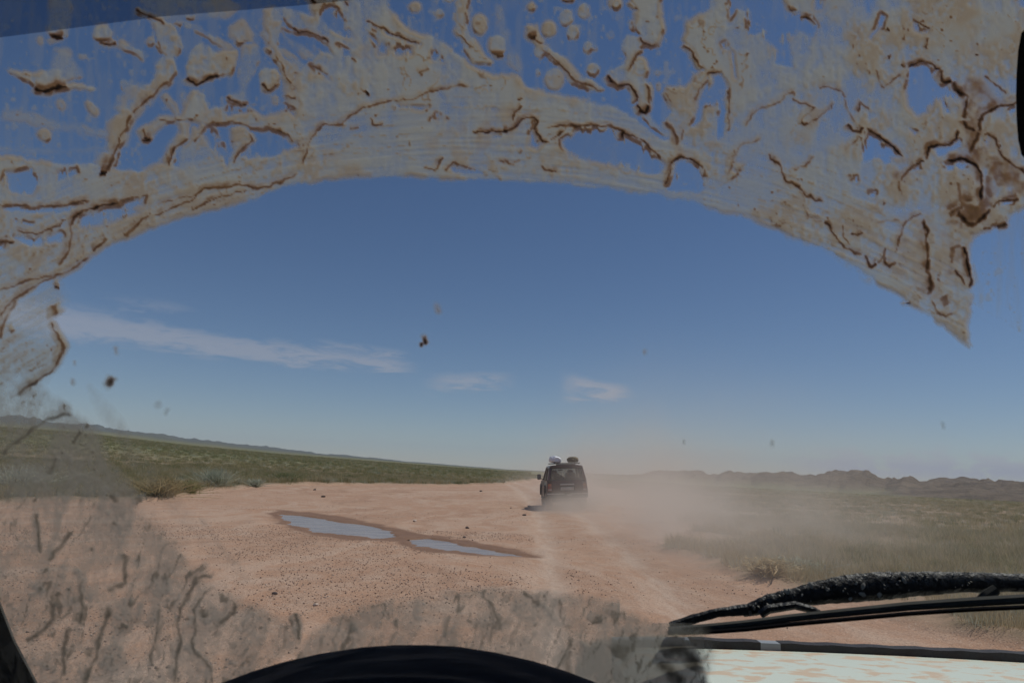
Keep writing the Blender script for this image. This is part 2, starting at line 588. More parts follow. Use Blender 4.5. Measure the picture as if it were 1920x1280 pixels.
def build_ground():
    a1 = np.radians(np.arange(-52, 52.01, 0.2))
    a2 = np.radians(np.arange(55, 305.1, 4.0))
    a = np.concatenate([a1, a2])
    r = np.concatenate([[0.3, 0.7], np.geomspace(1.2, 60, 500), np.geomspace(60, 9000, 270)[1:]])
    A, RR = np.meshgrid(a, r)
    X, Y = RR * np.sin(A), RR * np.cos(A)
    h, road, rock, wet, sd = terrain(X.ravel(), Y.ravel())
    nr, na = X.shape
    co = np.stack([X.ravel(), Y.ravel(), h], 1).astype(np.float32)
    i = np.arange(nr - 1)[:, None] * na
    j = np.arange(na)[None, :]
    j2 = (j + 1) % na
    quads = np.stack([i + j, i + na + j, i + na + j2, i + j2], -1).reshape(-1, 4)[:, ::1]
    me = bpy.data.meshes.new('ground')
    nv, nf = len(co), len(quads)
    me.vertices.add(nv)
    me.vertices.foreach_set('co', co.ravel())
    me.loops.add(nf * 4)
    me.loops.foreach_set('vertex_index', quads.astype(np.int32).ravel())
    me.polygons.add(nf)
    me.polygons.foreach_set('loop_start', np.arange(0, nf * 4, 4, dtype=np.int32))
    me.polygons.foreach_set('use_smooth', np.ones(nf, bool))
    me.update(calc_edges=True)
    for n, v in (('road', road), ('rock', rock), ('wet', wet), ('edge', np.clip(sd, -5, 40)), ('rut', rut(X.ravel(), Y.ravel()))):
        at = me.attributes.new(n, 'FLOAT', 'POINT')
        at.data.foreach_set('value', v.astype(np.float32))
    # cap under the eye
    me.materials.append(ground_material())
    o = bpy.data.objects.new('ground', me)
    COL.objects.link(o)
    if me.polygons[10].normal.z < 0:
        me.flip_normals()
    tag(o, 'pale pinkish dirt track and grassy steppe rising to brown hills', kind='structure')
    return o


build_ground()


def water_material():
    m, t = new_mat('muddy_water')
    p = t.pos()
    b = t.bump(t.noise(t.scaled(p, 1.2, 5, 1), 3.0, 3), 0.25, 0.01)
    c = t.mix(t.step(t.noise(t.scaled(p, 0.6, 2.2, 1), 2.0, 5), 0.35, 0.65), (0.235, 0.185, 0.155), (0.33, 0.265, 0.225))
    t.out(t.bsdf(c, 0.22, 0.0, b, 0.22))
    return m


WATER = water_material()


def puddle(pts, label):
    cx = sum(p[0] for p in pts) / len(pts)
    cy = sum(p[1] for p in pts) / len(pts)
    ring = []
    for x, y in pts:
        d = math.hypot(x - cx, y - cy)
        k = 1 + 0.45 / d
        ring.append((cx + (x - cx) * k, cy + (y - cy) * k))
    v = [(x, y, -0.034) for x, y in ring]
    o = mesh_obj('puddle', v, [list(range(len(v)))], WATER)
    tag(o, label, kind='structure')


puddle(PUD_A, 'larger grey puddle of muddy water, farther along the wet hollow')
puddle(PUD_B, 'smaller narrow puddle of muddy water, nearer along the wet hollow')


# ------------------------------------------------------------------ the car ahead
def glass_mat(name, dirt, dcol=(0.30, 0.25, 0.21)):
    m, t = new_mat(name)
    v = t.obj()
    f = t.math('MULTIPLY', t.step(t.noise(v, 2.2, 6, 0.65), 0.25, 0.75, 0.55, 1.25), dirt, clamp=True)
    tr = t.n('ShaderNodeBsdfTransparent')
    tr.inputs[0].default_value = (0.92, 0.95, 0.94, 1)
    gl = t.bsdf((0.03, 0.035, 0.035), 0.08, spec=0.6)
    a = t.n('ShaderNodeMixShader')
    a.inputs[0].default_value = 0.10
    t.t.links.new(tr.outputs[0], a.inputs[1])
    t.t.links.new(gl, a.inputs[2])
    b = t.n('ShaderNodeMixShader')
    t.put(b.inputs[0], f)
    t.t.links.new(a.outputs[0], b.inputs[1])
    t.t.links.new(t.bsdf(dcol, 0.95, spec=0.1), b.inputs[2])
    t.out(b.outputs[0])
    return m


M = {}
M['maroon'] = simple('dusty_maroon_paint', (0.050, 0.016, 0.020), 0.38, 0.0, 0.2, 3.0, dust=0.42, dustcol=(0.22, 0.155, 0.125), coat=0.3)
M['black'] = simple('black_trim', (0.018, 0.018, 0.019), 0.6, 0, 0.3, 8.0, dust=0.30, dustcol=(0.20, 0.15, 0.12))
M['grey'] = simple('grey_metal', (0.30, 0.29, 0.28), 0.4, 0.6, 0.15, 6.0, dust=0.4)
M['rubber'] = simple('tyre_rubber', (0.022, 0.021, 0.020), 0.85, 0, 0.3, 10.0, dust=0.55, dustcol=(0.24, 0.17, 0.13), bump=0.3)
M['silver'] = simple('bumper_silver', (0.46, 0.43, 0.41), 0.35, 0.5, 0.1, 6.0, dust=0.3)
M['red'] = simple('red_lens', (0.26, 0.028, 0.022), 0.25, 0, 0.2, 12.0, dust=0.45)
M['amber'] = simple('amber_lens', (0.42, 0.14, 0.03), 0.25, 0, 0.2, 12.0, dust=0.45)
M['plate'] = simple('plate_white', (0.48, 0.45, 0.42), 0.6, 0, 0.12, 30.0, dust=0.5)
M['seat'] = simple('seat_cloth', (0.045, 0.043, 0.045), 0.9, 0, 0.2, 20.0)
M['cloth_in'] = simple('cabin_lining', (0.20, 0.19, 0.18), 0.9, 0, 0.1, 20.0)
M['rear_glass'] = glass_mat('dusty_rear_glass', 0.34)
M['side_glass'] = glass_mat('side_glass', 0.18)
M['clear_glass'] = glass_mat('clear_glass', 0.06)


def build_jeep():
    z0 = hgt(JEEP.x, JEEP.y + 1.2)
    root = empty('off_road_car', (JEEP.x, JEEP.y, z0 - 0.02), (0, R(-3.6), R(0.8)))
    root.scale = (0.94, 0.94, 1.06)
    tag(root, 'dark maroon off-road car driving ahead in dust with bags on its roof', 'car')
    P = M['maroon']
    # lower body: side profile with wheel arches, drawn across in three widths
    prof = [(0.03, 0.62)]
    RY, FY, AR = 0.92, 3.62, 0.44
    prof += [(RY - AR, 0.50)]
    for k in range(0, 9):
        a = math.pi - math.pi * k / 8
        prof.append((RY + AR * math.cos(a), 0.50 + (AR - 0.06) * math.sin(a)))
    prof += [(FY - AR, 0.48)]
    for k in range(0, 9):
        a = math.pi - math.pi * k / 8
        prof.append((FY + AR * math.cos(a), 0.50 + (AR - 0.06) * math.sin(a)))
    prof += [(4.42, 0.56), (4.46, 0.80), (4.40, 1.02), (4.2, 1.08), (3.2, 1.13), (0.10, 1.13), (0.0, 1.05), (0.0, 0.70)]
    bm = bmesh.new()
    for xa, xb, ins in ((-0.82, 0.82, 0.0),):
        bm_prism(bm, [(xa, y, z) for y, z in prof], [(xb, y, z) for y, z in prof])
    from_bm('body_core', bm, P, root)
    for s in (-1, 1):                     # bulged flanks
        bm = bmesh.new()
        bm_prism(bm, [(s * 0.82, y, z) for y, z in prof], [(s * (0.885 if z < 1.0 else 0.845), 0.02 + y * 0.992, z) for y, z in prof])
        from_bm('flank', bm, P, root)
        for cy in (RY, FY):               # flared arches
            bm = bmesh.new()
            ring_i = [(cy + (AR - 0.0) * math.cos(math.pi * k / 10), 0.50 + (AR - 0.06) * math.sin(math.pi * k / 10)) for k in range(11)]
            ring_o = [(cy + (AR + 0.07) * math.cos(math.pi * k / 10), 0.50 + (AR + 0.02) * math.sin(math.pi * k / 10)) for k in range(11)]
            pts = ring_i + ring_o[::-1]
            bm_prism(bm, [(s * 0.86, y, z) for y, z in pts], [(s * 0.925, y, z) for y, z in pts])
            from_bm('wheel_arch', bm, M['black'], root)
        box('running_board', (s * 0.86, 2.27, 0.44), (0.16, 1.7, 0.05), M['black'], root, 0.015)
    # tailgate set into the rear, recessed seam round it
    tg = box('tailgate', (0, -0.012, 0.90), (1.34, 0.05, 0.46), P, root, 0.025)
    box('handle', (0.0, -0.048, 0.99), (0.60, 0.028, 0.045), M['silver'], tg, 0.01)
    box('number_plate', (0.0, -0.045, 0.835), (0.56, 0.014, 0.115), M['plate'], tg, 0.004)
    box('plate_recess', (0.0, -0.034, 0.845), (0.66, 0.014, 0.20), M['black'], tg, 0.01)
    for s in (-1, 1):
        tl = box('tail_light', (s * 0.745, -0.02, 0.885), (0.155, 0.06, 0.27), M['red'], root, 0.015)
        box('indicator', (s * 0.745, -0.052, 0.975), (0.135, 0.012, 0.065), M['amber'], tl, 0.004)
        box('reversing_lens', (s * 0.745, -0.052, 0.80), (0.135, 0.012, 0.05), M['plate'], tl, 0.004)
    # bumper in two halves with a step between
    bp = box('bumper', (0, -0.06, 0.565), (1.72, 0.17, 0.15), M['black'], root, 0.03)
    for s in (-1, 1):
        box('bumper_strip', (s * 0.50, -0.10, 0.648), (0.72, 0.12, 0.030), M['silver'], bp, 0.01)
    box('tow_step', (0.06, -0.13, 0.60), (0.20, 0.08, 0.06), M['grey'], bp, 0.01)
    bm = bmesh.new()                      # underside
    bm_box(bm, (0, 2.2, 0.45), (1.2, 3.9, 0.16), bevel=0.03)
    bm_box(bm, (0, 0.95, 0.36), (1.45, 0.14, 0.14), bevel=0.04)
    bm_box(bm, (0, 3.6, 0.36), (1.45, 0.14, 0.14), bevel=0.04)
    bm_tube(bm, [(0.5, 1.5, 0.38), (0.52, 0.5, 0.36), (0.52, 0.05, 0.36)], 0.035)
    from_bm('underbody', bm, M['black'], root)
    for s in (-1, 1):
        box('mud_flap', (s * 0.74, 0.42, 0.36), (0.26, 0.02, 0.34), M['rubber'], root)
    # wheels
    for s in (-1, 1):
        for cy in (RY, FY):
            bm = bmesh.new()
            n = 28
            prof_w = [(-0.12, 0.20), (-0.125, 0.31), (-0.10, 0.36), (0.0, 0.368), (0.10, 0.36), (0.125, 0.31), (0.12, 0.20)]
            rings = [[bm.verts.new((s * 0.745 + w, cy + r_ * math.cos(2 * math.pi * k / n), 0.37 + r_ * math.sin(2 * math.pi * k / n))) for k in range(n)] for w, r_ in prof_w]
            for a, b in zip(rings, rings[1:] + rings[:1]):
                for k in range(n):
                    bm.faces.new((a[k], a[(k + 1) % n], b[(k + 1) % n], b[k]))
            wh = from_bm('wheel', bm, M['rubber'], root, True)
            bm = bmesh.new()
            bmesh.ops.create_cone(bm, cap_ends=True, segments=20, radius1=0.205, radius2=0.16, depth=0.2, matrix=Matrix.Translation((s * 0.745, cy, 0.37)) @ Matrix.Rotation(R(90 * s), 4, 'Y'))
            from_bm('rim', bm, M['grey'], wh)
    # cabin: corner points at waist and roof
    wz, rz = 1.13, 1.63
    W = lambda y: 0.815
    low = {'r': 0.05, 'b': 1.55, 'f': 3.08}
    top = {'r': 0.22, 'b': 1.50, 'f': 2.35}
    def bar(p, q, wx, wy):
        p, q = Vector(p), Vector(q)
        post = bmesh.new()
        bm_prism(post, [p + Vector((sx * wx, sy * wy, 0)) for sx, sy in ((-1, -1), (1, -1), (1, 1), (-1, 1))], [q + Vector((sx * wx, sy * wy, 0)) for sx, sy in ((-1, -1), (1, -1), (1, 1), (-1, 1))])
        from_bm('pillar', post, P, root)
    for s in (-1, 1):
        bar((s * 0.79, low['r'] + 0.06, wz), (s * 0.665, top['r'] + 0.06, rz), 0.055, 0.075)
        bar((s * 0.80, low['b'], wz), (s * 0.675, top['b'], rz), 0.035, 0.06)
        bar((s * 0.80, low['f'] - 0.05, wz), (s * 0.675, top['f'] - 0.03, rz), 0.04, 0.05)
    bm = bmesh.new()
    sec = [(-0.735, 1.60), (-0.725, 1.645), (-0.66, 1.690), (-0.45, 1.715), (0, 1.725), (0.45, 1.715), (0.66, 1.690), (0.725, 1.645), (0.735, 1.60)]
    bm_prism(bm, [(x, 0.17, z) for x, z in sec], [(x * 0.97, 2.42, z) for x, z in sec])
    bmesh.ops.bevel(bm, geom=[e for e in bm.edges], offset=0.018, segments=2, affect='EDGES')
    from_bm('roof', bm, P, root, True)
    box('roof_lining', (0, 1.3, 1.585), (1.30, 2.1, 0.02), M['cloth_in'], root)

    def pane(name, pts, mat, par=root, th=0.006):
        n = (Vector(pts[1]) - Vector(pts[0])).cross(Vector(pts[2]) - Vector(pts[0])).normalized() * th
        b = bmesh.new()
        bm_prism(b, pts, [Vector(p) + n for p in pts])
        return from_bm(name, b, mat, par)
    rg = pane('rear_window', [(-0.735, 0.045, 1.13), (0.735, 0.045, 1.13), (0.615, 0.205, 1.60), (-0.615, 0.205, 1.60)], M['rear_glass'])
    bm = bmesh.new()                      # gasket round the rear window
    for a, b in (((-0.715, 0.03, 1.145), (0.715, 0.03, 1.145)), ((-0.60, 0.19, 1.595), (0.60, 0.19, 1.595)), ((-0.72, 0.03, 1.145), (-0.605, 0.19, 1.595)), ((0.72, 0.03, 1.145), (0.605, 0.19, 1.595))):
        bm_tube(bm, [a, b], 0.022, 6)
    from_bm('window_seal', bm, M['black'], rg)
    wp = bmesh.new()
    bm_tube(wp, [(0.05, 0.02, 1.14), (-0.30, 0.04, 1.20), (-0.50, 0.06, 1.24)], 0.009, 6)
    from_bm('rear_wiper', wp, M['black'], root)
    pane('windscreen', [(-0.75, 3.05, 1.13), (0.75, 3.05, 1.13), (0.63, 2.34, 1.60), (-0.63, 2.34, 1.60)], M['clear_glass'])
    for s in (-1, 1):
        pane('side_window', [(s * 0.80, 0.16, 1.13), (s * 0.80, 1.50, 1.13), (s * 0.675, 1.45, 1.60), (s * 0.675, 0.32, 1.60)], M['side_glass'])
        pane('side_window', [(s * 0.80, 1.60, 1.13), (s * 0.80, 3.0, 1.13), (s * 0.675, 2.30, 1.60), (s * 0.675, 1.55, 1.60)], M['side_glass'])
        mr = box('side_mirror', (s * 1.02, 2.78, 1.26), (0.17, 0.08, 0.215), M['black'], root, 0.03)
        box('mirror_glass', (s * 1.02, 2.736, 1.26), (0.135, 0.01, 0.17), M['grey'], mr)
        bm = bmesh.new()
        bm_tube(bm, [(s * 0.80, 2.86, 1.16), (s * 0.92, 2.82, 1.18), (s * 1.0, 2.79, 1.22)], 0.018, 6)
        from_bm('mirror_arm', bm, M['black'], mr)
    # cabin inside: seats, head rests, dashboard, mirror
    for x in (-0.37, 0.37):
        st = box('front_seat', (x, 2.05, 1.12), (0.46, 0.14, 0.56), M['seat'], root, 0.05)
        box('head_rest', (x, 2.03, 1.46), (0.24, 0.09, 0.14), M['seat'], st, 0.035)
    rs = box('rear_seat', (0, 1.0, 1.02), (1.25, 0.16, 0.46), M['seat'], root, 0.05)
    box('head_rest', (-0.42, 1.0, 1.30), (0.24, 0.09, 0.13), M['seat'], rs, 0.035)
    box('dashboard', (0, 2.95, 1.08), (1.4, 0.25, 0.16), M['seat'], root, 0.03)
    box('cabin_mirror', (-0.06, 2.42, 1.515), (0.22, 0.03, 0.06), M['black'], root, 0.02)
    box('cargo', (-0.35, 0.55, 1.19), (0.42, 0.4, 0.30), M['seat'], root, 0.06)
    # roof rack
    bm = bmesh.new()
    for s in (-1, 1):
        bm_tube(bm, [(s * 0.60, 0.30, 1.775), (s * 0.60, 2.2, 1.775)], 0.02, 6)
        for y in (0.32, 1.0, 1.6, 2.15):
            bm_tube(bm, [(s * 0.60, y, 1.69), (s * 0.60, y, 1.775)], 0.014, 6)
    for y in (0.30, 0.62, 0.94, 1.26, 1.58, 1.90, 2.2):
        bm_tube(bm, [(-0.60, y, 1.775), (0.60, y, 1.775)], 0.018, 6, up=Vector((0, 1, 0)))
    bm_tube(bm, [(-0.42, 0.3, 1.72), (0.42, 0.3, 1.72)], 0.03, 6, up=Vector((0, 1, 0)))
    from_bm('roof_rack', bm, M['black'], root, True)
    return root


JEEP_OBJ = build_jeep()


def lumpy_bag(name, loc, size, mat, seed, fold):
    bm = bmesh.new()
    bmesh.ops.create_icosphere(bm, subdivisions=4, radius=1.0)
    for v in bm.verts:
        p = v.co
        q = Vector((math.copysign(abs(p.x) ** 0.75, p.x), math.copysign(abs(p.y) ** 0.75, p.y), math.copysign(abs(p.z) ** 0.8, p.z)))
        w = float(fbm(np.array([p.x * 2.2 + seed + p.z]), np.array([p.y * 2.2 + p.z * 1.7 + seed]), 4, seed)[0]) - 0.5
        c = abs(float(fbm(np.array([p.x * 4 + p.y * 3 + seed]), np.array([p.z * 4 - p.y * 2]), 3, seed + 5)[0]) - 0.5)
        v.co = q * (1 + fold * w - 0.5 * fold * c)
        if v.co.z < -0.72:
            v.co.z = -0.72 + 0.1 * (v.co.z + 0.72)
        v.co = Vector((v.co.x * size[0], v.co.y * size[1], v.co.z * size[2]))
    o = from_bm(name, bm, mat, None, True)
    o.location = loc
    return o


def rack_point(x, y, z):
    bpy.context.view_layer.update()
    return JEEP_OBJ.matrix_world @ Vector((x, y, z))


bag_white = simple('white_sack', (0.78, 0.79, 0.84), 0.5, 0, 0.06, 10.0, bump=0.25)
m, t = new_mat('camouflage_cloth')
v = t.obj()
t.out(t.bsdf(t.ramp(t.noise(v, 7.0, 3, 0.5, 0.4), [(0.30, (0.030, 0.022, 0.014)), (0.46, (0.075, 0.050, 0.022)), (0.56, (0.10, 0.085, 0.035)), (0.64, (0.30, 0.22, 0.11)), (0.70, (0.04, 0.03, 0.02))]), 0.9))
b = lumpy_bag('luggage_sack', rack_point(-0.43, 0.75, 1.915), (0.225, 0.36, 0.165), bag_white, 3, 0.34)
b.rotation_euler = (0, R(9), R(10))
tag(b, 'white shiny sack tied on the roof rack of the maroon car', 'bag')
b = lumpy_bag('luggage_roll', rack_point(0.37, 0.75, 1.90), (0.235, 0.30, 0.135), m, 9, 0.30)
b.rotation_euler = (0, R(-4), R(-6))
tag(b, 'brown and olive camouflage bundle lying on the maroon car roof', 'bag')


# ------------------------------------------------------------------ plants and stones
def blade_mesh(name, mat, n, spread, h0, h1, width, lean, seed, segs=2, upright=0.0):
    r = np.random.default_rng(seed)
    V, F = [], []
    for _ in range(n):
        a = r.uniform(0, 2 * math.pi)
        d = spread * math.sqrt(r.uniform(0, 1))
        x, y = d * math.cos(a), d * math.sin(a)
        b = a + r.normal(0, 0.7)
        h = r.uniform(h0, h1) * (1 - 0.35 * d / max(spread, 1e-3))
        ln = lean * r.uniform(0.2, 1.0) * h
        fx, fy = math.cos(b), math.sin(b)
        face = r.uniform(0, math.pi)
        wx, wy = math.cos(face) * width * 0.5, math.sin(face) * width * 0.5
        k0 = len(V)
        for s in range(segs):
            u = s / segs
            c = ln * u ** 1.7
            w = 1 - 0.6 * u
            V.append((x + fx * c - wx * w, y + fy * c - wy * w, h * u - 0.02 * (s == 0)))
            V.append((x + fx * c + wx * w, y + fy * c + wy * w, h * u - 0.02 * (s == 0)))
        V.append((x + fx * ln, y + fy * ln, h))
        for s in range(segs - 1):
            q = k0 + 2 * s
            F.append((q, q + 1, q + 3, q + 2))
        q = k0 + 2 * (segs - 1)
        F.append((q, q + 1, q + 2))
    me = bpy.data.meshes.new(name)
    me.from_pydata(V, [], F)
    me.materials.append(mat)
    return me


def plant_mat(name, c0, c1, c2, trans=0.45):
    m, t = new_mat(name)
    oi = t.n('ShaderNodeObjectInfo')
    p = t.pos()
    f = t.math('ADD', t.math('MULTIPLY', oi.outputs['Random'], 0.55), t.math('MULTIPLY', t.noise(p, 0.25, 4, 0.6), 0.55))
    c = t.ramp(f, [(0.25, c0), (0.55, c1), (0.85, c2)])
    d = t.n('ShaderNodeBsdfDiffuse')
    t.put(d.inputs[0], c)
    tr = t.n('ShaderNodeBsdfTranslucent')
    t.put(tr.inputs[0], c)
    mx = t.n('ShaderNodeMixShader')
    mx.inputs[0].default_value = trans
    t.t.links.new(d.outputs[0], mx.inputs[1])
    t.t.links.new(tr.outputs[0], mx.inputs[2])
    t.out(mx.outputs[0])
    return m


GREEN = plant_mat('steppe_grass', (0.23, 0.23, 0.10), (0.32, 0.29, 0.14), (0.46, 0.375, 0.225))
STRAW = plant_mat('dry_grass', (0.36, 0.29, 0.16), (0.46, 0.37, 0.23), (0.56, 0.46, 0.30))
SAGE = plant_mat('silver_sage', (0.36, 0.38, 0.29), (0.46, 0.47, 0.37), (0.56, 0.55, 0.45))
DARKG = plant_mat('dark_green_herb', (0.12, 0.15, 0.065), (0.16, 0.185, 0.085), (0.21, 0.215, 0.11))


def scatter(name, label, protos, pts, zs, scl, tilt=0.15, category=None):
    """one object: points with instanced meshes"""
    n = len(pts)
    me = bpy.data.meshes.new(name)
    me.vertices.add(n)
    me.vertices.foreach_set('co', np.column_stack([pts, zs]).astype(np.float32).ravel())
    a = me.attributes.new('scl', 'FLOAT', 'POINT')
    a.data.foreach_set('value', np.asarray(scl, np.float32))
    rot = np.column_stack([rng.normal(0, tilt, n), rng.normal(0, tilt, n), rng.uniform(0, 6.28, n)])
    a = me.attributes.new('rot', 'FLOAT_VECTOR', 'POINT')
    a.data.foreach_set('vector', rot.astype(np.float32).ravel())
    o = bpy.data.objects.new(name, me)
    COL.objects.link(o)
    pc = bpy.data.collections.new(name + '_sources')
    for k, pm in enumerate(protos):
        po = bpy.data.objects.new(name + '_source', pm)
        pc.objects.link(po)
    ng = bpy.data.node_groups.new(name, 'GeometryNodeTree')
    ng.interface.new_socket('Geometry', in_out='INPUT', socket_type='NodeSocketGeometry')
    ng.interface.new_socket('Geometry', in_out='OUTPUT', socket_type='NodeSocketGeometry')
    gi, go = ng.nodes.new('NodeGroupInput'), ng.nodes.new('NodeGroupOutput')
    ci = ng.nodes.new('GeometryNodeCollectionInfo')
    ci.inputs['Collection'].default_value = pc
    ci.inputs['Separate Children'].default_value = True
    ci.inputs['Reset Children'].default_value = True
    ip = ng.nodes.new('GeometryNodeInstanceOnPoints')
    ip.inputs['Pick Instance'].default_value = True
    na = ng.nodes.new('GeometryNodeInputNamedAttribute')
    na.data_type = 'FLOAT_VECTOR'
    na.inputs['Name'].default_value = 'rot'
    nb = ng.nodes.new('GeometryNodeInputNamedAttribute')
    nb.data_type = 'FLOAT'
    nb.inputs['Name'].default_value = 'scl'
    L = ng.links.new
    L(gi.outputs[0], ip.inputs['Points'])
    L(ci.outputs[0], ip.inputs['Instance'])
    L(na.outputs[0], ip.inputs['Rotation'])
    L(nb.outputs[0], ip.inputs['Scale'])
    L(ip.outputs[0], go.inputs[0])
    md = o.modifiers.new('scatter', 'NODES')
    md.node_group = ng
    tag(o, label, kind='stuff')
    return o


def wedge(n, az0, az1, r0, r1, power=2.0):
    a = np.radians(rng.uniform(az0, az1, n))
    u = rng.uniform(0, 1, n)
    r = (r0 ** power + u * (r1 ** power - r0 ** power)) ** (1 / power)
    return np.column_stack([r * np.sin(a), r * np.cos(a)])


def grow():
    tufts_g = [blade_mesh('grass_tuft', GREEN, 46, 0.30, 0.16, 0.40, 0.011, 0.55, s) for s in (1, 2, 3)]
    tufts_d = [blade_mesh('herb_tuft', DARKG, 60, 0.26, 0.12, 0.34, 0.013, 0.5, s) for s in (4, 5)]
    tufts_s = [blade_mesh('straw_tuft', STRAW, 40, 0.22, 0.22, 0.52, 0.008, 0.6, s) for s in (6, 7, 8)]
    tufts_a = [blade_mesh('sage_tuft', SAGE, 60, 0.24, 0.10, 0.34, 0.010, 0.9, s, 3) for s in (9, 10)]
    L = np.vstack([wedge(26000, -44, 6, 16, 75, 1.35), wedge(18000, -42, 4, 70, 230, 1.2), wedge(16000, -42, 2, 200, 520, 1.3)])
    Rr = np.vstack([wedge(15000, 3, 44, 4.5, 26, 1.5), wedge(22000, 3, 43, 24, 100, 1.35), wedge(9000, 4, 43, 90, 260, 1.2)])
    for side, P in (('L', L), ('R', Rr)):
        h, road, rock, wet, sd = terrain(P[:, 0], P[:, 1])
        r = np.hypot(P[:, 0], P[:, 1])
        patch = fbm(P[:, 0] * 0.16, P[:, 1] * 0.16, 4, 60)
        bare = fbm(P[:, 0] * 0.45, P[:, 1] * 0.45, 3, 61)
        thr = 0.43 if side == 'L' else 0.545
        keep = (sd < -0.15) & ((bare > thr - 0.10 - 0.14 * (r < 13)) | (rng.random(len(P)) < 0.15))
        edge = np.exp(-np.clip(-sd, 0, 50) / 1.6)
        q = rng.random(len(P))
        dry_p = (0.16 if side == 'L' else 0.42) + 0.45 * edge + 0.5 * np.clip(0.46 - patch, 0, 1)
        sage_p = 0.10 + 0.12 * edge
        kind = np.where(q < dry_p, 1, np.where(q < dry_p + sage_p, 2, np.where(q > 0.86, 3, 0)))
        size = (0.6 + 0.75 * rng.random(len(P)) ** 1.3) * (0.75 + 0.5 * patch) * (1 + 0.25 * sstep(r, 40, 140) + 0.9 * sstep(r, 180, 420))
        if side == 'R':
            size *= 0.66
        where = 'beyond the puddles' if side == 'L' else 'behind the dust plume'
        for k, nm, lb, pr in ((0, 'grass', 'green steppe grass ' + where, tufts_g), (1, 'dry_grass', 'straw coloured dry grass along the track edge ' + where, tufts_s),
                              (2, 'sage_growth', 'low silvery sage tufts scattered in the grass ' + where, tufts_a), (3, 'herb_growth', 'dark green herb tufts scattered in the grass ' + where, tufts_d)):
            mk = keep & (kind == k)
            scatter(nm, lb, pr, P[mk], h[mk] - 0.01, size[mk])


grow()


def shrub(px, py, width, height, mat, label, seed, n=420):
    p = at_z(px, py, 0.08)
    z = hgt(p.x, p.y)
    r = np.random.default_rng(seed)
    V, F = [], []
    for k in range(n):
        a = r.uniform(0, 6.283)
        tilt = abs(r.normal(0, 0.62))
        L = height * r.uniform(0.55, 1.1) / max(0.5, math.cos(min(tilt, 1.1)) + 0.1)
        d = Vector((math.cos(a) * math.sin(tilt) * width / height * 0.8, math.sin(a) * math.sin(tilt) * width / height * 0.8, math.cos(tilt) + 0.05))
        b0 = Vector((r.normal(0, 0.12) * width, r.normal(0, 0.12) * width, -0.03))
        mid = b0 + d * L * 0.55 + Vector((r.normal(0, 0.04), r.normal(0, 0.04), 0.03))
        tip = b0 + d * L
        w = Vector((r.normal(), r.normal(), r.normal())).normalized() * r.uniform(0.006, 0.013)
        q = len(V)
        V += [b0 - w, b0 + w, mid - w * 0.9, mid + w * 0.9, tip]
        F += [(q, q + 1, q + 3, q + 2), (q + 2, q + 3, q + 4)]
        for j in range(4):                     # short side leaves
            u = r.uniform(0.35, 0.95)
            c = b0.lerp(tip, u)
            e = Vector((r.normal(), r.normal(), abs(r.normal()) * 0.7)).normalized() * r.uniform(0.05, 0.11)
            ww = w * 1.3
            q = len(V)
            V += [c - ww, c + ww, c + e]
            F += [(q, q + 1, q + 2)]
    root = empty('shrub', (p.x, p.y, z))
    o = mesh_obj('foliage', V, F, mat, root)
    bm = bmesh.new()
    for k in range(7):
        a = k * 0.9
        bm_tube(bm, [(0, 0, -0.05), (0.09 * width * math.cos(a), 0.09 * width * math.sin(a), height * 0.2), (0.22 * width * math.cos(a), 0.22 * width * math.sin(a), height * 0.42)], [0.014, 0.010, 0.004], 5)
    from_bm('stem', bm, TWIG, root)
    tag(root, label, 'shrub', 'shrubs at the grass edge')


TWIG = simple('twig', (0.12, 0.09, 0.065), 0.9)
shrub(402, 913, 1.7, 0.95, SAGE, 'biggest silvery sage bush at the track edge, where it bends', 1, 620)
shrub(535, 905, 1.5, 0.62, DARKG, 'dark green bush at the grass edge, right of the biggest sage bush', 2, 420)
shrub(478, 911, 0.9, 0.45, SAGE, 'small silvery bush between the biggest sage bush and the dark bush', 3, 260)
shrub(300, 932, 1.7, 0.72, STRAW, 'straw coloured dry bush at the near corner of the grass', 4, 520)
shrub(350, 925, 1.0, 0.55, GREEN, 'green tufted bush between the dry bush and the biggest sage bush', 5, 360)
shrub(40, 915, 2.0, 0.95, SAGE, 'silvery bush seen through the mud film at the picture edge', 6, 460)
shrub(655, 902, 0.9, 0.5, DARKG, 'small dark bush in the grass above the puddles', 7, 260)
shrub(1442, 1085, 0.5, 0.28, STRAW, 'pale dry bush at the right track edge above the wiper tip', 8, 320)
shrub(1500, 1079, 0.55, 0.26, SAGE, 'thin grey dry bush beside the pale one above the wiper', 9, 300)
shrub(1395, 1040, 0.6, 0.28, STRAW, 'dry grass bush at the right track edge near the dust', 10, 300)


def rock_mesh(name, mat, seed, sub=2):
    bm = bmesh.new()
    bmesh.ops.create_icosphere(bm, subdivisions=sub, radius=1.0)
    r = np.random.default_rng(seed)
    dirs = [Vector(r.normal(size=3)).normalized() for _ in range(9)]
    for v in bm.verts:
        k = 1.0
        for d in dirs:
            q = v.co.dot(d)
            if q > 0.72:
                k = min(k, 0.72 / q)
        v.co *= k * r.uniform(0.93, 1.05)
        v.co.z *= 0.68
    me = bpy.data.meshes.new(name)
    bm.to_mesh(me)
    bm.free()
    me.materials.append(mat)
    return me


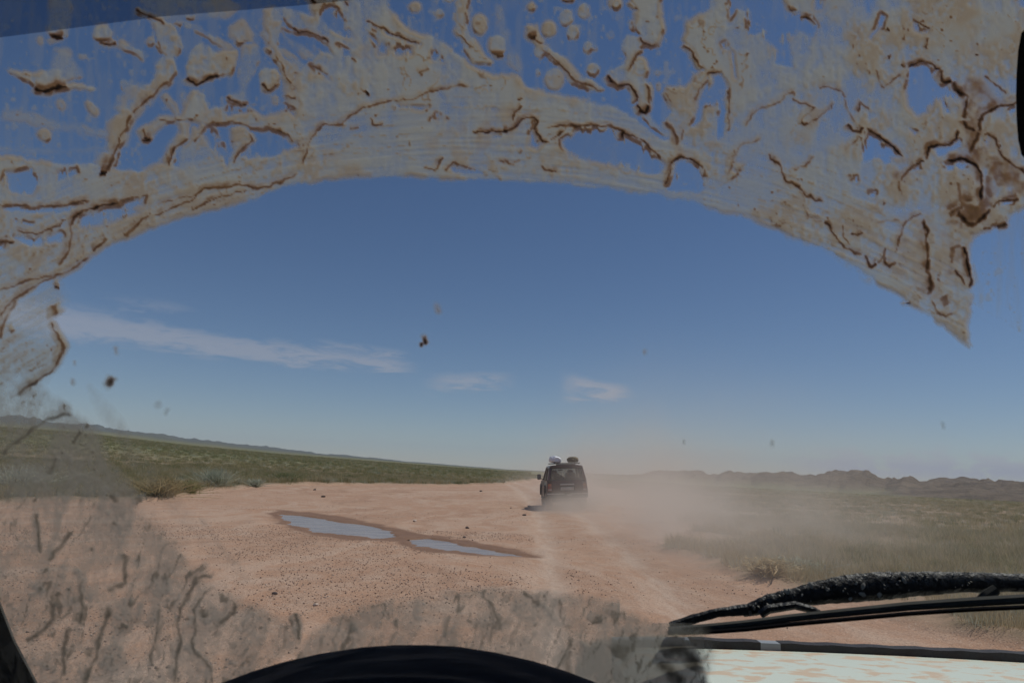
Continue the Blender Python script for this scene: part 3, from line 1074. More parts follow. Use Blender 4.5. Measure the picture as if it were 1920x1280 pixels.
m, t = new_mat('gravel_stone')
oi = t.n('ShaderNodeObjectInfo')
t.out(t.bsdf(t.mix(t.noise(t.obj(), 3.0, 4), t.ramp(oi.outputs['Random'], [(0.0, (0.17, 0.115, 0.09)), (0.3, (0.33, 0.215, 0.16)), (0.7, (0.45, 0.31, 0.235)), (1.0, (0.62, 0.51, 0.43))]), (0.28, 0.19, 0.14)), 0.9))
GRAVEL = m
DSTONE = simple('dark_stone', (0.085, 0.062, 0.055), 0.85, 0, 0.35, 3.0)
PSTONE = simple('pale_stone', (0.50, 0.40, 0.33), 0.85, 0, 0.2, 3.0)


def gravel():
    P = np.vstack([wedge(120000, -40, 22, 3.5, 17, 1.35), wedge(40000, -38, 8, 15, 50, 1.2)])
    h, road, rock, wet, sd = terrain(P[:, 0], P[:, 1])
    dn = fbm(P[:, 0] * 0.5, P[:, 1] * 0.5, 4, 70)
    left = sstep(1.2 - P[:, 0], -0.6, 1.6)
    keep = (sd > -0.6) & (wet < 0.6) & (rng.random(len(P)) < (0.12 + 0.95 * sstep(dn, 0.40, 0.62)) * (0.25 + 0.75 * left)) & (rut(P[:, 0], P[:, 1]) < 0.5)
    s = 0.003 + 0.014 * rng.random(len(P)) ** 8
    scatter('gravel', 'loose pinkish gravel strewn over the dirt track', [rock_mesh('pebble', GRAVEL, k, 1) for k in range(4)], P[keep], h[keep] + 0.3 * s[keep], s[keep], 0.6)


gravel()

ROCKS = [rock_mesh('stone', DSTONE, 30 + k) for k in range(3)] + [rock_mesh('stone', PSTONE, 40)]
for px, py, s, k, lb in ((983, 964, 0.075, 0, 'biggest dark stone on the track, just behind the car ahead'), (958, 950, 0.04, 1, 'small dark stone on the track, left of the shadow of the car ahead'),
                         (876, 990, 0.055, 2, 'dark flat stone above the narrow puddle'), (871, 1007, 0.04, 1, 'small dark stone nearest the rim of the narrow puddle'),
                         (606, 931, 0.10, 0, 'dark stone on the track beyond the larger puddle'), (590, 918, 0.09, 2, 'farther dark stone at the bend beyond the larger puddle'),
                         (778, 977, 0.06, 3, 'pale flat stone on the red earth above the puddles'), (592, 1134, 0.030, 3, 'pale pebble on the near track below the larger puddle'),
                         (515, 1113, 0.032, 1, 'dark stone on the near track at the edge of the mud film'), (902, 921, 0.10, 1, 'dark stone near the far grass edge left of the car')):
    p = at_z(px, py, 0.0)
    o = bpy.data.objects.new('stone', ROCKS[k])
    COL.objects.link(o)
    o.location = (p.x, p.y, hgt(p.x, p.y) + 0.3 * s)
    o.scale = (s * 1.2, s, s)
    o.rotation_euler = (0, 0, px)
    tag(o, lb, 'stone', 'loose stones on the track')


# ------------------------------------------------------------------ dust behind the car ahead, and the air
def dust():
    m, t = new_mat('dust')
    p = t.pos()
    sp = t.n('ShaderNodeSeparateXYZ')
    t.put(sp.inputs[0], p)
    X, Y, Z = sp.outputs
    n1 = t.noise(t.scaled(p, 0.42, 0.25, 0.6), 1.0, 3, 0.6, 0.4)
    n2 = t.noise(t.scaled(p, 0.16, 0.10, 0.25), 1.0, 2, 0.5)
    puff = t.math('ADD', t.step(n1, 0.40, 0.70, 0.25, 1.3), t.math('MULTIPLY', t.math('SUBTRACT', n2, 0.5), 1.2))
    puff = t.math('MAXIMUM', puff, 0.05)
    # drifting to the right with distance behind the car
    xr = t.math('SUBTRACT', X, JEEP.x)
    wob = t.math('MULTIPLY', t.math('SUBTRACT', n2, 0.5), 3.0)
    xw = t.math('ADD', xr, wob)
    lateral = t.math('MULTIPLY', t.step(xw, -1.2, 1.3), t.step(xw, 2.4, 7.5, 1.0, 0.0))
    along = t.math('MULTIPLY', t.step(Y, 4.0, 22.0), t.step(Y, 31.0, 60.0, 1.0, 0.0))
    hz = t.math('POWER', 2.718, t.math('MULTIPLY', Z, -1.0 / 0.95))
    core_d = t.n('ShaderNodeVectorMath', operation='DISTANCE')
    t.put(core_d.inputs[0], t.scaled(p, 0.55, 0.40, 1.25))
    core_d.inputs[1].default_value = ((JEEP.x + 0.4) * 0.55, (JEEP.y - 1.2) * 0.40, 0.0)
    core = t.step(core_d.outputs['Value'], 0.1, 1.25, 1.0, 0.0)
    d = t.math('MULTIPLY', t.math('MULTIPLY', t.math('MULTIPLY', lateral, along), hz), t.math('MULTIPLY', puff, 0.50))
    d = t.math('ADD', d, t.math('MULTIPLY', t.math('MULTIPLY', core, puff), 1.5))
    veil = t.math('MULTIPLY', t.math('MULTIPLY', t.step(xw, -4.0, 1.0), t.step(xw, 5.0, 13.0, 1.0, 0.0)), t.math('MULTIPLY', t.step(Y, 6.0, 30.0), t.math('POWER', 2.718, t.math('MULTIPLY', Z, -0.6))))
    veil = t.math('MULTIPLY', veil, t.step(Y, 50.0, 72.0, 1.0, 0.0))
    d = t.math('ADD', d, t.math('MULTIPLY', veil, 0.022))
    top = t.step(Z, 4.6, 6.2, 1.0, 0.0)
    d = t.math('MULTIPLY', d, top)
    pv = t.n('ShaderNodeVolumePrincipled')
    pv.inputs['Color'].default_value = (0.97, 0.86, 0.76, 1)
    pv.inputs['Anisotropy'].default_value = 0.15
    t.put(pv.inputs['Density'], d)
    t.out(volume=pv.outputs[0])
    m.cycles.volume_step_rate = 0.12
    o = box('dust_cloud', (JEEP.x + 4.5, 39.0, 3.0), (19.0, 68.0, 7.0), m)
    tag(o, 'pale dust plume trailing behind the car ahead and drifting over the track', kind='stuff')


dust()


def haze():
    m, t = new_mat('haze')
    pv = t.n('ShaderNodeVolumePrincipled')
    pv.inputs['Color'].default_value = (0.62, 0.76, 1.0, 1)
    pv.inputs['Density'].default_value = 0.00006
    pv.inputs['Anisotropy'].default_value = 0.0
    t.out(volume=pv.outputs[0])
    o = box('haze', (0, 0, 96.0), (18400.0, 18400.0, 354.0), m)
    tag(o, 'thin blue air between the track and the far slopes', kind='stuff')


haze()


# ------------------------------------------------------------------ the car the camera sits in
WB = Vector((0, 0.86, 1.16))            # foot of the windscreen
WT = Vector((0, 0.585, 2.17))            # head of the windscreen
WN = Vector((0, (WT - WB).z, -(WT - WB).y)).normalized()    # outward


def on_screen(x, y, off=0.0):
    """pixel -> point on the windscreen, off metres outside it"""
    d = ray(x, y)
    o = WB + WN * off
    return EYE + d * ((o - EYE).dot(WN) / d.dot(WN))


M['vinyl'] = simple('black_vinyl', (0.004, 0.004, 0.006), 0.9, 0, 0.2, 40.0, spec=0.08)
M['frame_in'] = simple('dark_lining', (0.010, 0.010, 0.010), 0.85, 0, 0.2, 20.0, spec=0.2)
M['wiper'] = simple('wiper_black', (0.016, 0.017, 0.021), 0.5, 0, 0.4, 30.0, bump=0.5)
M['wiper_grey'] = simple('wiper_steel', (0.050, 0.050, 0.047), 0.8, 0.0, 0.3, 25.0, dust=0.30, dustcol=(0.16, 0.15, 0.13), spec=0.2)
M['flake'] = simple('dry_mud_flake', (0.42, 0.40, 0.36), 0.95, 0, 0.2, 40.0)
M['guard'] = simple('bonnet_guard_black', (0.030, 0.026, 0.028), 0.7, 0, 0.2, 30.0, bump=0.3)
M['guard_grey'] = simple('bonnet_guard_grey', (0.26, 0.28, 0.30), 0.6, 0, 0.15, 20.0)


def bonnet_mat():
    m, t = new_mat('tan_blotched_bonnet')
    v = t.obj()
    n = t.noise(t.scaled(v, 15.0, 30.0, 1.0), 1.0, 4, 0.55, 0.5)
    f = t.step(n, 0.49, 0.60)  # tan blotches over the pale base colour, stretched sideways
    n2 = t.noise(t.scaled(v, 16.0, 30.0, 1.0), 1.0, 4, 0.6)
    c = t.mix(f, (0.66, 0.70, 0.60), t.mix(n2, (0.54, 0.40, 0.28), (0.66, 0.53, 0.40)))
    t.out(t.bsdf(c, t.math('ADD', t.math('MULTIPLY', f, 0.3), 0.4), 0, None, 0.35))
    return m


own = empty('camera_car', (0.42, -0.6, 0.0))
tag(own, 'white off-road car around the viewer, with mud-caked windscreen, black wiper and tan-blotched bonnet', 'car')
OWN_OFF = Vector((0.42, -0.6, 0.0))


def own_part(o, parent=None):
    """hang a part built in world coordinates under the car"""
    o.parent = parent or own
    if parent is None:
        o.location = o.location - OWN_OFF
    return o


def obox(name, c, s, mat, bevel=0.0, rot=None, parent=None):
    return own_part(box(name, c, s, mat, None, bevel, rot), parent)


# windscreen pane (clear, two faces) with its rubber frame
def slab(name, pts, off0, off1, mat, parent=None):
    bm = bmesh.new()
    bm_prism(bm, [Vector(p) + WN * off0 for p in pts], [Vector(p) + WN * off1 for p in pts])
    return own_part(from_bm(name, bm, mat), parent)


gm, t = new_mat('windscreen_glass')
tb = t.n('ShaderNodeBsdfTransparent')
tb.inputs[0].default_value = (0.955, 0.97, 0.965, 1)
t.out(tb.outputs[0])
XL, XR = -0.60, 1.46
SCREEN = slab('windscreen', [(XL, WB.y, WB.z), (XR, WB.y, WB.z), (XR, WT.y, WT.z), (XL, WT.y, WT.z)], -0.006, 0.0, gm)

# tinted sun band along the head of the pane
bmx, t = new_mat('tinted_band')
tb = t.n('ShaderNodeBsdfTransparent')
tb.inputs[0].default_value = (0.64, 0.67, 0.72, 1)
t.out(tb.outputs[0])
bp_ = [on_screen(x, y) for x, y in ((-260, 108), (0, 76), (310, 36), (560, 16), (735, -2))]
edge = [(p.x, p.y, p.z) for p in bp_]
top_r = on_screen(735, -400)
bend = [(top_r.x, WT.y, WT.z)]
slab('sun_band', edge + bend + [(edge[0][0], WT.y, WT.z)], -0.0075, -0.0065, bmx, SCREEN)

# pillars and header as a rounded opening in the screen frame
lp = [(-230, -400), (-120, 400), (-40, 960), (0, 1126), (28, 1198), (72, 1282), (140, 1400)]
inner = [on_screen(x, y, 0.004) for x, y in lp]
bm = bmesh.new()
bm_prism(bm, [p for p in inner] + [Vector((-0.85, inner[-1].y, inner[-1].z)), Vector((-0.85, inner[0].y, inner[0].z))],
         [p - WN * 0.05 for p in inner] + [Vector((-0.85, inner[-1].y, inner[-1].z)) - WN * 0.05, Vector((-0.85, inner[0].y, inner[0].z)) - WN * 0.05])
own_part(from_bm('windscreen_pillar', bm, M['frame_in']))
obox('windscreen_pillar', (1.46, 0.72, 1.66), (0.10, 0.06, 1.05), M['frame_in'], 0.01, Matrix.Rotation(math.atan2(0.24, 0.88), 3, 'X'))
obox('windscreen_header', (0.42, 0.56, 2.215), (2.1, 0.10, 0.08), M['frame_in'], 0.01)
obox('roof', (0.42, -0.85, 2.23), (2.1, 2.85, 0.05), M['frame_in'], 0.01)
obox('rear_panel', (0.42, -2.25, 1.40), (2.1, 0.06, 1.6), M['frame_in'])
wp_ = simple('white_car_paint', (0.62, 0.66, 0.60), 0.4, 0, 0.05, 4.0, dust=0.4)
for x in (-0.68, 1.52):
    d = obox('door', (x, -0.1, 0.93), (0.07, 1.6, 0.62), wp_, 0.015)
    obox('door', (x, -1.6, 0.93), (0.07, 1.25, 0.62), wp_, 0.015)
    obox('door_pillar', (x, -0.93, 1.72), (0.06, 0.10, 0.98), M['frame_in'], 0.01)
obox('floor_pan', (0.42, -0.7, 0.60), (2.0, 3.1, 0.05), M['frame_in'])
for x in (-0.08, 0.95):
    s_ = obox('seat', (x, -0.55, 0.90), (0.52, 0.52, 0.16), M['seat'], 0.05)
    obox('seat_back', (x, -0.86, 1.20), (0.52, 0.14, 0.60), M['seat'], 0.05)

# dashboard with the instrument hood that rises into view
obox('dashboard', (0.42, 0.66, 1.02), (2.0, 0.42, 0.24), M['vinyl'], 0.04)
hood_px = [(300, 1322), (360, 1297), (410, 1279), (470, 1256), (530, 1238), (600, 1222), (680, 1210), (740, 1206), (800, 1206), (860, 1209), (930, 1220), (1000, 1236), (1060, 1254), (1120, 1277), (1180, 1303), (1230, 1330)]
hp = [at_y(x, y, 0.62) for x, y in hood_px]
base = [Vector((hp[-1].x, 0.62, 1.05)), Vector((hp[0].x, 0.62, 1.05))]
bm = bmesh.new()
ring = hp + base
cy0 = sum((p.x for p in hp)) / len(hp)
rings = []
for yy, k, dz in ((0.40, 0.97, -0.016), (0.43, 0.985, -0.007), (0.50, 1.0, -0.003), (0.605, 1.0, 0.0), (0.62, 0.997, -0.001), (0.635, 0.985, -0.008)):
    rings.append([bm.verts.new((cy0 + (p.x - cy0) * k, yy, p.z + (dz if i < len(hp) else 0))) for i, p in enumerate(ring)])
for a, b_ in zip(rings, rings[1:]):
    for i in range(len(ring)):
        j = (i + 1) % len(ring)
        bm.faces.new((a[i], a[j], b_[j], b_[i]))
bm.faces.new(rings[0])
bm.faces.new(rings[-1][::-1])
own_part(from_bm('instrument_hood', bm, M['vinyl'], None, True))

# rear-view mirror, only its rounded end in view
c = at_y(2050, 175, 0.52)
mr = obox('cabin_mirror', c, (0.104, 0.025, 0.095), M['vinyl'], 0.012)
mr.location = mr.location
e0, e1 = at_y(1909, 180, 0.52), at_y(2200, 180, 0.52)
bm = bmesh.new()
px_out = [(1915, 62), (1909, 95), (1906, 135), (1905, 180), (1906, 225), (1909, 262), (1915, 290), (1932, 308), (1960, 316), (2140, 326), (2240, 320), (2256, 200), (2240, 60), (2100, 38), (1960, 40), (1932, 46)]
f_ = [at_y(x, y, 0.52) for x, y in px_out]
bm_prism(bm, f_, [p - Vector((0, 0.03, 0)) for p in f_])
bpy.data.objects.remove(mr)
mr = own_part(from_bm('cabin_mirror', bm, M['vinyl']))
stem = bmesh.new()
mp = at_y(2090, 40, 0.535)
bm_tube(stem, [mp, (mp.x, 0.58, 2.16)], 0.012, 8, up=Vector((1, 0, 0)))
own_part(from_bm('mirror_stem', stem, M['vinyl']), mr)
bpy.context.view_layer.update()

# bonnet, its guard strip along the front edge, wings
yF = 1.70
BZ = at_y(1290, 1219, yF).z + 0.002
xl = at_y(1150, 1210, yF).x
bm = bmesh.new()
nx, ny = 24, 10
xr = 1.36
grid = []
for i in range(ny + 1):
    v_ = i / ny
    row = []
    for j in range(nx + 1):
        u = j / nx
        x = xl + (xr - xl) * u
        y = 0.93 + (yF - 0.93) * v_
        z = BZ + 0.006 * math.sin(math.pi * u) + 0.012 * math.sin(math.pi * min(1, v_)) - (0.03 if j in (0, nx) else 0)
        row.append(bm.verts.new((x, y, z)))
    grid.append(row)
for i in range(ny):
    for j in range(nx):
        bm.faces.new((grid[i][j], grid[i][j + 1], grid[i + 1][j + 1], grid[i + 1][j]))
r = bmesh.ops.extrude_face_region(bm, geom=list(bm.faces))
for v_ in [g for g in r['geom'] if isinstance(g, bmesh.types.BMVert)]:
    v_.co.z -= 0.04
BONNET = own_part(from_bm('bonnet', bm, bonnet_mat(), None, True))
zt = lambda px, py: at_y(px, py, yF + 0.01).z
segs = [(1150, 1293, 'guard_grey', 1196, 1196.5), (1293, 1424, 'guard', 1197, 1200), (1424, 1461, 'guard_grey', 1199.5, 1200.5), (1461, 2160, 'guard', 1201, 1235)]
for x0, x1, mt, y0, y1 in segs:
    n = max(2, int((x1 - x0) / 24))
    bm = bmesh.new()
    top_, bot_ = [], []
    for k in range(n + 1):
        px = x0 + (x1 - x0) * k / n
        py = 1196.5 + max(0, px - 1290) * 0.043
        a = at_y(px, py, yF + 0.012)
        z = a.z + (0.0012 * math.sin(k * 1.9) if mt == 'guard' else -0.001)
        top_.append(Vector((a.x, yF + 0.004, z)))
        bot_.append(Vector((a.x, yF + 0.004, BZ - 0.05)))
    pr = top_ + bot_[::-1]
    bm_prism(bm, pr, [p + Vector((0, 0.03, 0)) for p in pr])
    own_part(from_bm('guard_strip' if mt == 'guard' else 'guard_clip', bm, M[mt]), BONNET)
obox('wing', (-0.32, 1.35, 0.66), (0.66, 0.9, 0.2), wp_, 0.05)
obox('wing', (1.30, 1.35, 0.66), (0.50, 0.9, 0.2), wp_, 0.05)
obox('front_grille', (0.60, 1.66, 0.80), (1.2, 0.06, 0.42), M['black'], 0.02)
obox('scuttle', (0.42, 0.905, 1.08), (2.0, 0.07, 0.14), M['frame_in'], 0.01)


# windscreen wiper, parked: wrapped arm, steel blade, connector and mud flakes
def screen_tube(name, pts, rads, off, mat, parent=None, n=8, flat=1.0, wob=0.0):
    P, Rr = [], []
    pts = [Vector((x, y, 0)) for x, y in pts]
    m_ = 8
    for i in range(len(pts) - 1):
        for k in range(m_):
            u = k / m_
            p = pts[i].lerp(pts[i + 1], u)
            P.append(on_screen(p.x, p.y, off))
            Rr.append((rads[i] * (1 - u) + rads[i + 1] * u) * (1 + wob * (random.random() - 0.5)))
    P.append(on_screen(pts[-1].x, pts[-1].y, off))
    Rr.append(rads[-1])
    bm = bmesh.new()
    bm_tube(bm, P, Rr, n, flat, up=Vector((0, -0.26, 0.96)))
    o = from_bm(name, bm, mat, None, True)
    return own_part(o, parent)


K = 0.00069                              # metres per pixel at the wiper
arm = screen_tube('wiper', [(1392, 1147), (1410, 1141), (1440, 1132), (1490, 1119), (1540, 1110), (1590, 1103), (1650, 1098), (1720, 1094), (1800, 1091), (1920, 1092), (2100, 1100), (2420, 1140), (2560, 1190)],
                  [9 * K, 13 * K, 17 * K, 17 * K, 22 * K, 25 * K, 25 * K, 22 * K, 18 * K, 16 * K, 15 * K, 14 * K, 14 * K], 0.040, M['wiper'], None, 10, 0.6, 0.10)
screen_tube('wiper_tip_arm', [(1256, 1173), (1300, 1160), (1345, 1148), (1400, 1142)], [7 * K, 9 * K, 8 * K, 10 * K], 0.026, M['wiper'], arm, 8, 0.7, 0.15)
screen_tube('wiper_blade', [(1254, 1180), (1330, 1175), (1400, 1168), (1480, 1158), (1580, 1148), (1700, 1136), (1820, 1128), (1960, 1120), (2200, 1116)],
            [5 * K, 6 * K, 6 * K, 6.5 * K, 7 * K, 7.5 * K, 8 * K, 8.5 * K, 8 * K], 0.012, M['wiper_grey'], arm, 8, 0.9)
screen_tube('wiper_rubber', [(1252, 1186), (1330, 1184), (1400, 1179), (1480, 1170), (1580, 1161), (1700, 1150), (1820, 1142), (1960, 1136)],
            [4 * K] * 8, 0.005, M['vinyl'], arm, 6, 0.8)
screen_tube('wiper_link', [(1425, 1152), (1440, 1141), (1490, 1134), (1525, 1143), (1545, 1153)], [7 * K, 8 * K, 7 * K, 6 * K, 4 * K], 0.022, M['wiper'], arm, 7, 0.8)
screen_tube('wiper_link', [(1835, 1129), (1850, 1116), (1868, 1104)], [9 * K, 10 * K, 9 * K], 0.022, M['wiper_grey'], arm, 7, 0.8)
bm = bmesh.new()
for k in range(70):
    px = random.choice((random.uniform(1400, 1560), random.uniform(1480, 1915), random.uniform(1540, 1700)))
    cen = np.interp(px, [1392, 1440, 1490, 1540, 1590, 1650, 1720, 1800, 1920], [1147, 1132, 1119, 1110, 1103, 1098, 1094, 1091, 1092])
    rad = np.interp(px, [1392, 1440, 1490, 1540, 1590, 1650, 1720, 1800, 1920], [9, 17, 17, 22, 25, 25, 22, 18, 16])
    v_ = random.uniform(-0.82, 0.75) if random.random() < 0.75 else -0.86
    p = on_screen(px, cen + v_ * rad, 0.040 - 0.60 * rad * K * math.sqrt(max(0, 1 - v_ * v_)) - 0.0006)
    s_ = random.uniform(0.5, 1.0) * (1.9 if random.random() < 0.22 else 0.6)
    bmesh.ops.create_icosphere(bm, subdivisions=1, radius=1.0, matrix=Matrix.Translation(p) @ Matrix.Rotation(random.uniform(-1.2, 0.5), 4, 'Y') @ Matrix.Diagonal((0.0018 * s_, 0.0010, 0.0034 * s_, 1)))
fl = own_part(from_bm('mud_flakes', bm, M['flake'], None, True), arm)
fl['kind'] = 'stuff'


# ------------------------------------------------------------------ mud on the windscreen
def build_mud():
    STEP = 2.4
    gx = np.arange(-190, 2560, STEP)
    gy = np.arange(-190, 1420, STEP)
    PX, PY = np.meshgrid(gx, gy)
    sh = PX.shape
    # edges of everything wander a little
    wx = PX + 9 * (fbm(PX / 30, PY / 30, 4, 1) - 0.5) + 22 * (vnoise(PX / 90, PY / 90, 3) - 0.5)
    wy = PY + 9 * (fbm(PX / 30, PY / 30, 4, 5) - 0.5) + 10 * (vnoise(PX / 90, PY / 90, 7) - 0.5)
    feather = fbm(PX / 10, PY / 13, 3, 13)
    D = np.zeros(sh)                      # film density
    T = np.zeros(sh)                      # thick crust 0..1

    def win(pts, pad):
        xs = [p[0] for p in pts]
        ys = [p[1] for p in pts]
        i0, i1 = np.searchsorted(gy, [min(ys) - pad, max(ys) + pad])
        j0, j1 = np.searchsorted(gx, [min(xs) - pad, max(xs) + pad])
        return np.s_[i0:max(i1, i0 + 1), j0:max(j1, j0 + 1)]

    def film(pts, s, soft=6, pad=60):
        w = win(pts, pad)
        sd = poly_sd(wx[w], wy[w], pts) + 7 * (feather[w] - 0.5)
        D[w] = np.maximum(D[w], s * sstep(sd, -soft, soft))

    def hole(pts, k=0.95, soft=5, rim=0.35, streak=True):
        w = win(pts, 40)
        sd = poly_sd(wx[w], wy[w], pts)
        if streak:
            sd = sd - 10 * sstep(fbm(PX[w] / 9, PY[w] / 34, 3, 77), 0.56, 0.75)
        D[w] *= 1 - k * sstep(sd, -soft, soft)
        T[w] *= 1 - k * sstep(sd, -soft, soft)
        if rim:                           # mud dried thicker on the upper rim
            up = np.exp(-((sd + 2) / 3.0) ** 2)
            cy = sum(p[1] for p in pts) / len(pts)
            T[w] = np.maximum(T[w], rim * up * (0.25 + 0.75 * (PY[w] < cy)) * sstep(fbm(PX[w] / 25, PY[w] / 25, 3, 78), 0.35, 0.65))

    vx = wx + 7 * (fbm(PX / 12, PY / 12, 3, 11) - 0.5)
    vy = wy + 7 * (fbm(PX / 12, PY / 12, 3, 12) - 0.5)
    wid = fbm(PX / 20, PY / 20, 3, 81)
    inten = fbm(PX / 15, PY / 15, 3, 80)

    def ridge(pts, w_, s, halo=0.7, hw=3.2, soft=True):
        w = win(pts, 50)
        low = min(p[1] for p in pts) > 740
        x_, y_ = (vx[w], vy[w]) if soft else (PX[w], PY[w])
        d, u = line_dist(x_, y_, pts)
        if soft:
            w_ = w_ * (0.85 if low else 0.60)
        ww = w_ * (0.38 + 1.3 * wid[w])
        end = sstep(u, 0.0, 0.08) * sstep(u, 1.0, 0.92) if soft else 1.0
        k = np.clip(s * (0.32 + 1.25 * inten[w]) * (0.8 if low else 1.1), 0, 1.0)
        core = k * np.exp(-(d / ww) ** 2)
        if halo:                          # mud piled up above the run, thinning upwards
            d2, _ = line_dist(x_ + w_ * 1.5, y_ + w_ * 1.9, pts)
            core = np.maximum(core, (0.30 if not low else 0.05) * k * np.exp(-(d2 / (w_ * 2.6)) ** 2) * (0.4 + 1.1 * inten[w]))
            D[w] = np.maximum(D[w], halo * (0.5 + 0.9 * wid[w]) * np.exp(-(d2 / (w_ * hw * 1.25)) ** 4) * end)
        T[w] = np.maximum(T[w], core * end)

    def drop(x, y, rx, ry, s=0.8, bottom=0.0, tilt=0.0):
        pts = [(x - rx * 2.2, y - ry * 2.2), (x + rx * 2.2, y + ry * 2.2)]
        w = win(pts, 10)
        q = PX[w] + 0.5 * (wx[w] - PX[w]) - x + 3, PY[w] + 0.5 * (wy[w] - PY[w]) - y + 3
        c_, s_ = math.cos(tilt), math.sin(tilt)
        a, b = (q[0] * c_ + q[1] * s_) / rx, (-q[0] * s_ + q[1] * c_) / ry
        rr = np.hypot(a, b)
        m = sstep(rr, 1.12, 0.82)
        D[w] = np.maximum(D[w], s * m)
        if rx < 20:
            T[w] = np.maximum(T[w], 0.13 * np.exp(-((rr - 0.95) / 0.12) ** 2) * sstep(b, -0.3, 0.9))
        if bottom:
            T[w] = np.maximum(T[w], bottom * m * sstep(b, 0.25, 0.85))

    mot2 = fbm(wx / 24, wy / 24, 4, 103)

    def crust(pts, s):
        w = win(pts, 50)
        sd = poly_sd(wx[w], wy[w], pts)
        m_ = sstep(sd, -14, 10) * sstep(mot2[w], 0.30, 0.62)
        T[w] = np.maximum(T[w], s * m_ * (0.3 + 1.3 * inten[w]) * (0.7 + 0.6 * wid[w]))
        D[w] = np.maximum(D[w], 0.8 * m_)

    exec_mud(film, hole, ridge, drop, crust)

    # fine life inside the film: smears along the wiper's path, mottling, hair ridges and specks
    ang = np.arctan2(PX - 870, 2180 - PY)
    rad = np.hypot(PX - 870, 2180 - PY)
    top = PY < 700
    near_arc = sstep(rad, 2090, 1880) * (PY < 760)
    smear = fbm(ang * 20, rad / 5.0, 4, 90)
    mott = fbm(wx / 60, wy / 60, 5, 91)
    fine = fbm(PX / 7, PY / 9, 3, 89)
    vert = fbm(PX / 12, PY / 80, 4, 92)
    tex = 0.34 + 1.5 * sstep(mott * 0.55 + vert * 0.25 + fine * 0.2, 0.26, 0.66)
    tex = tex * (1 - near_arc * 0.5) + near_arc * 0.5 * (0.50 + 1.2 * sstep(smear, 0.28, 0.70))
    rimsrc = D.copy()
    low_v = fbm(PX / 26 + (PY - 900) * 0.012, PY / 120, 4, 101)
    tex = np.where(top, tex, (0.50 + 0.9 * sstep(low_v * 0.6 + mott * 0.4, 0.28, 0.66)) * (0.45 + 1.1 * fine))
    D *= tex
    low_h = np.abs(fbm(vx / 42 + (PY - 900) * 0.010, vy / 170, 4, 102) - 0.5)
    T = np.maximum(T, 0.20 * sstep(low_h, 0.040, 0.004) * sstep(D, 0.15, 0.4) * sstep(PY, 860, 1010) * sstep(inten, 0.36, 0.56))
    low_g = np.abs(fbm(vx / 24 + (PY - 900) * 0.014, vy / 80, 3, 104) - 0.5)
    T = np.maximum(T, 0.10 * sstep(low_g, 0.05, 0.0) * sstep(D, 0.15, 0.4) * sstep(PY, 900, 1050) * sstep(mott, 0.42, 0.56))
    # mud gathers and dries dark along the lower rim of every patch
    gy_ = np.zeros(sh)
    gy_[2:-2] = rimsrc[:-4] - rimsrc[4:]
    gx_ = np.zeros(sh)
    gx_[:, 2:-2] = rimsrc[:, :-4] - rimsrc[:, 4:]
    rim = sstep(gy_ + 0.45 * np.maximum(gx_, 0), 0.22, 0.62) * sstep(fbm(PX / 34, PY / 34, 3, 105), 0.40, 0.62) * top * (rad > 1868)
    T = np.maximum(T, 0.30 * rim)
    warm = sstep(np.abs(gy_) + np.abs(gx_), 0.05, 0.5) * top
    T = np.maximum(T, 0.09 * warm * sstep(mott, 0.40, 0.55))
    hair = np.abs(fbm(vx / 75, vy / 75, 4, 93) - 0.5)
    T = np.maximum(T, 0.20 * sstep(hair, 0.012, 0.001) * sstep(D, 0.4, 0.8) * sstep(mott, 0.50, 0.62) * top)
    hair2 = np.abs(fbm(ang * 7, rad / 24, 4, 94) - 0.5)
    T = np.maximum(T, 0.20 * near_arc * sstep(hair2, 0.018, 0.003) * sstep(D, 0.3, 0.7) * sstep(fine, 0.35, 0.6))
    sp = fbm(PX / 8, PY / 8, 2, 95)
    T = np.maximum(T, 0.34 * sstep(sp, 0.82, 0.90) * sstep(D, 0.25, 0.5) * sstep(mott, 0.46, 0.58) * np.where(top, 1, 0.7))
    # warmer, thicker patches
    thick = sstep(fbm(PX / 110, PY / 110, 4, 96) + 0.16 * sstep(PX, 1400, 1850), 0.42, 0.60)
    T = np.maximum(T, top * 0.105 * thick * sstep(D, 0.35, 0.9) * sstep(fine * 0.5 + mott * 0.5, 0.34, 0.62))
    # small pale spatter on the otherwise clear upper glass
    spt = fbm(PX / 13, PY / 17, 2, 98)
    upper = (rad > 1872) & (PY < 700)
    D = np.maximum(D, 0.36 * upper * sstep(spt, 0.68, 0.84) * sstep(fbm(PX / 120, PY / 120, 2, 106), 0.3, 0.6))
    D = np.maximum(D, 0.45 * upper * sstep(fbm(PX / 5.5, PY / 6.5, 2, 107), 0.80, 0.90))
    D = np.maximum(D, upper * 0.13 * sstep(vert, 0.42, 0.75))
    D = np.clip(D, 0, 1.9)
    cover = 1 - np.exp(-1.45 * D - 6.0 * T)
    cover[cover < 0.03] = 0
    T = np.clip(T, 0, 1)

    # to the glass
    px, py = PX.ravel(), PY.ravel()
    cr = np.array(CAMROT)
    dv = np.stack([(px - 960) / FPX, -(py - 640) / FPX, -np.ones_like(px)], 0)
    dv = cr @ dv
    wn = np.array(WN)
    off = 0.0008
    k = ((np.array(WB) + wn * off - np.array(EYE)) @ wn) / (wn @ dv)
    pt = np.array(EYE)[:, None] + dv * k
    h = (0.0005 * D + 0.0006 * T).ravel()
    pt = pt + wn[:, None] * h
    inside = (pt[2] < WT.z - 0.01) & (pt[2] > WB.z + 0.005) & (pt[0] > XL + 0.01) & (pt[0] < XR - 0.01)
    good = (cover.ravel() > 0.03) & inside
    n_r, n_c = sh
    idx = np.arange(n_r * n_c).reshape(sh)
    q = np.stack([idx[:-1, :-1], idx[1:, :-1], idx[1:, 1:], idx[:-1, 1:]], -1).reshape(-1, 4)
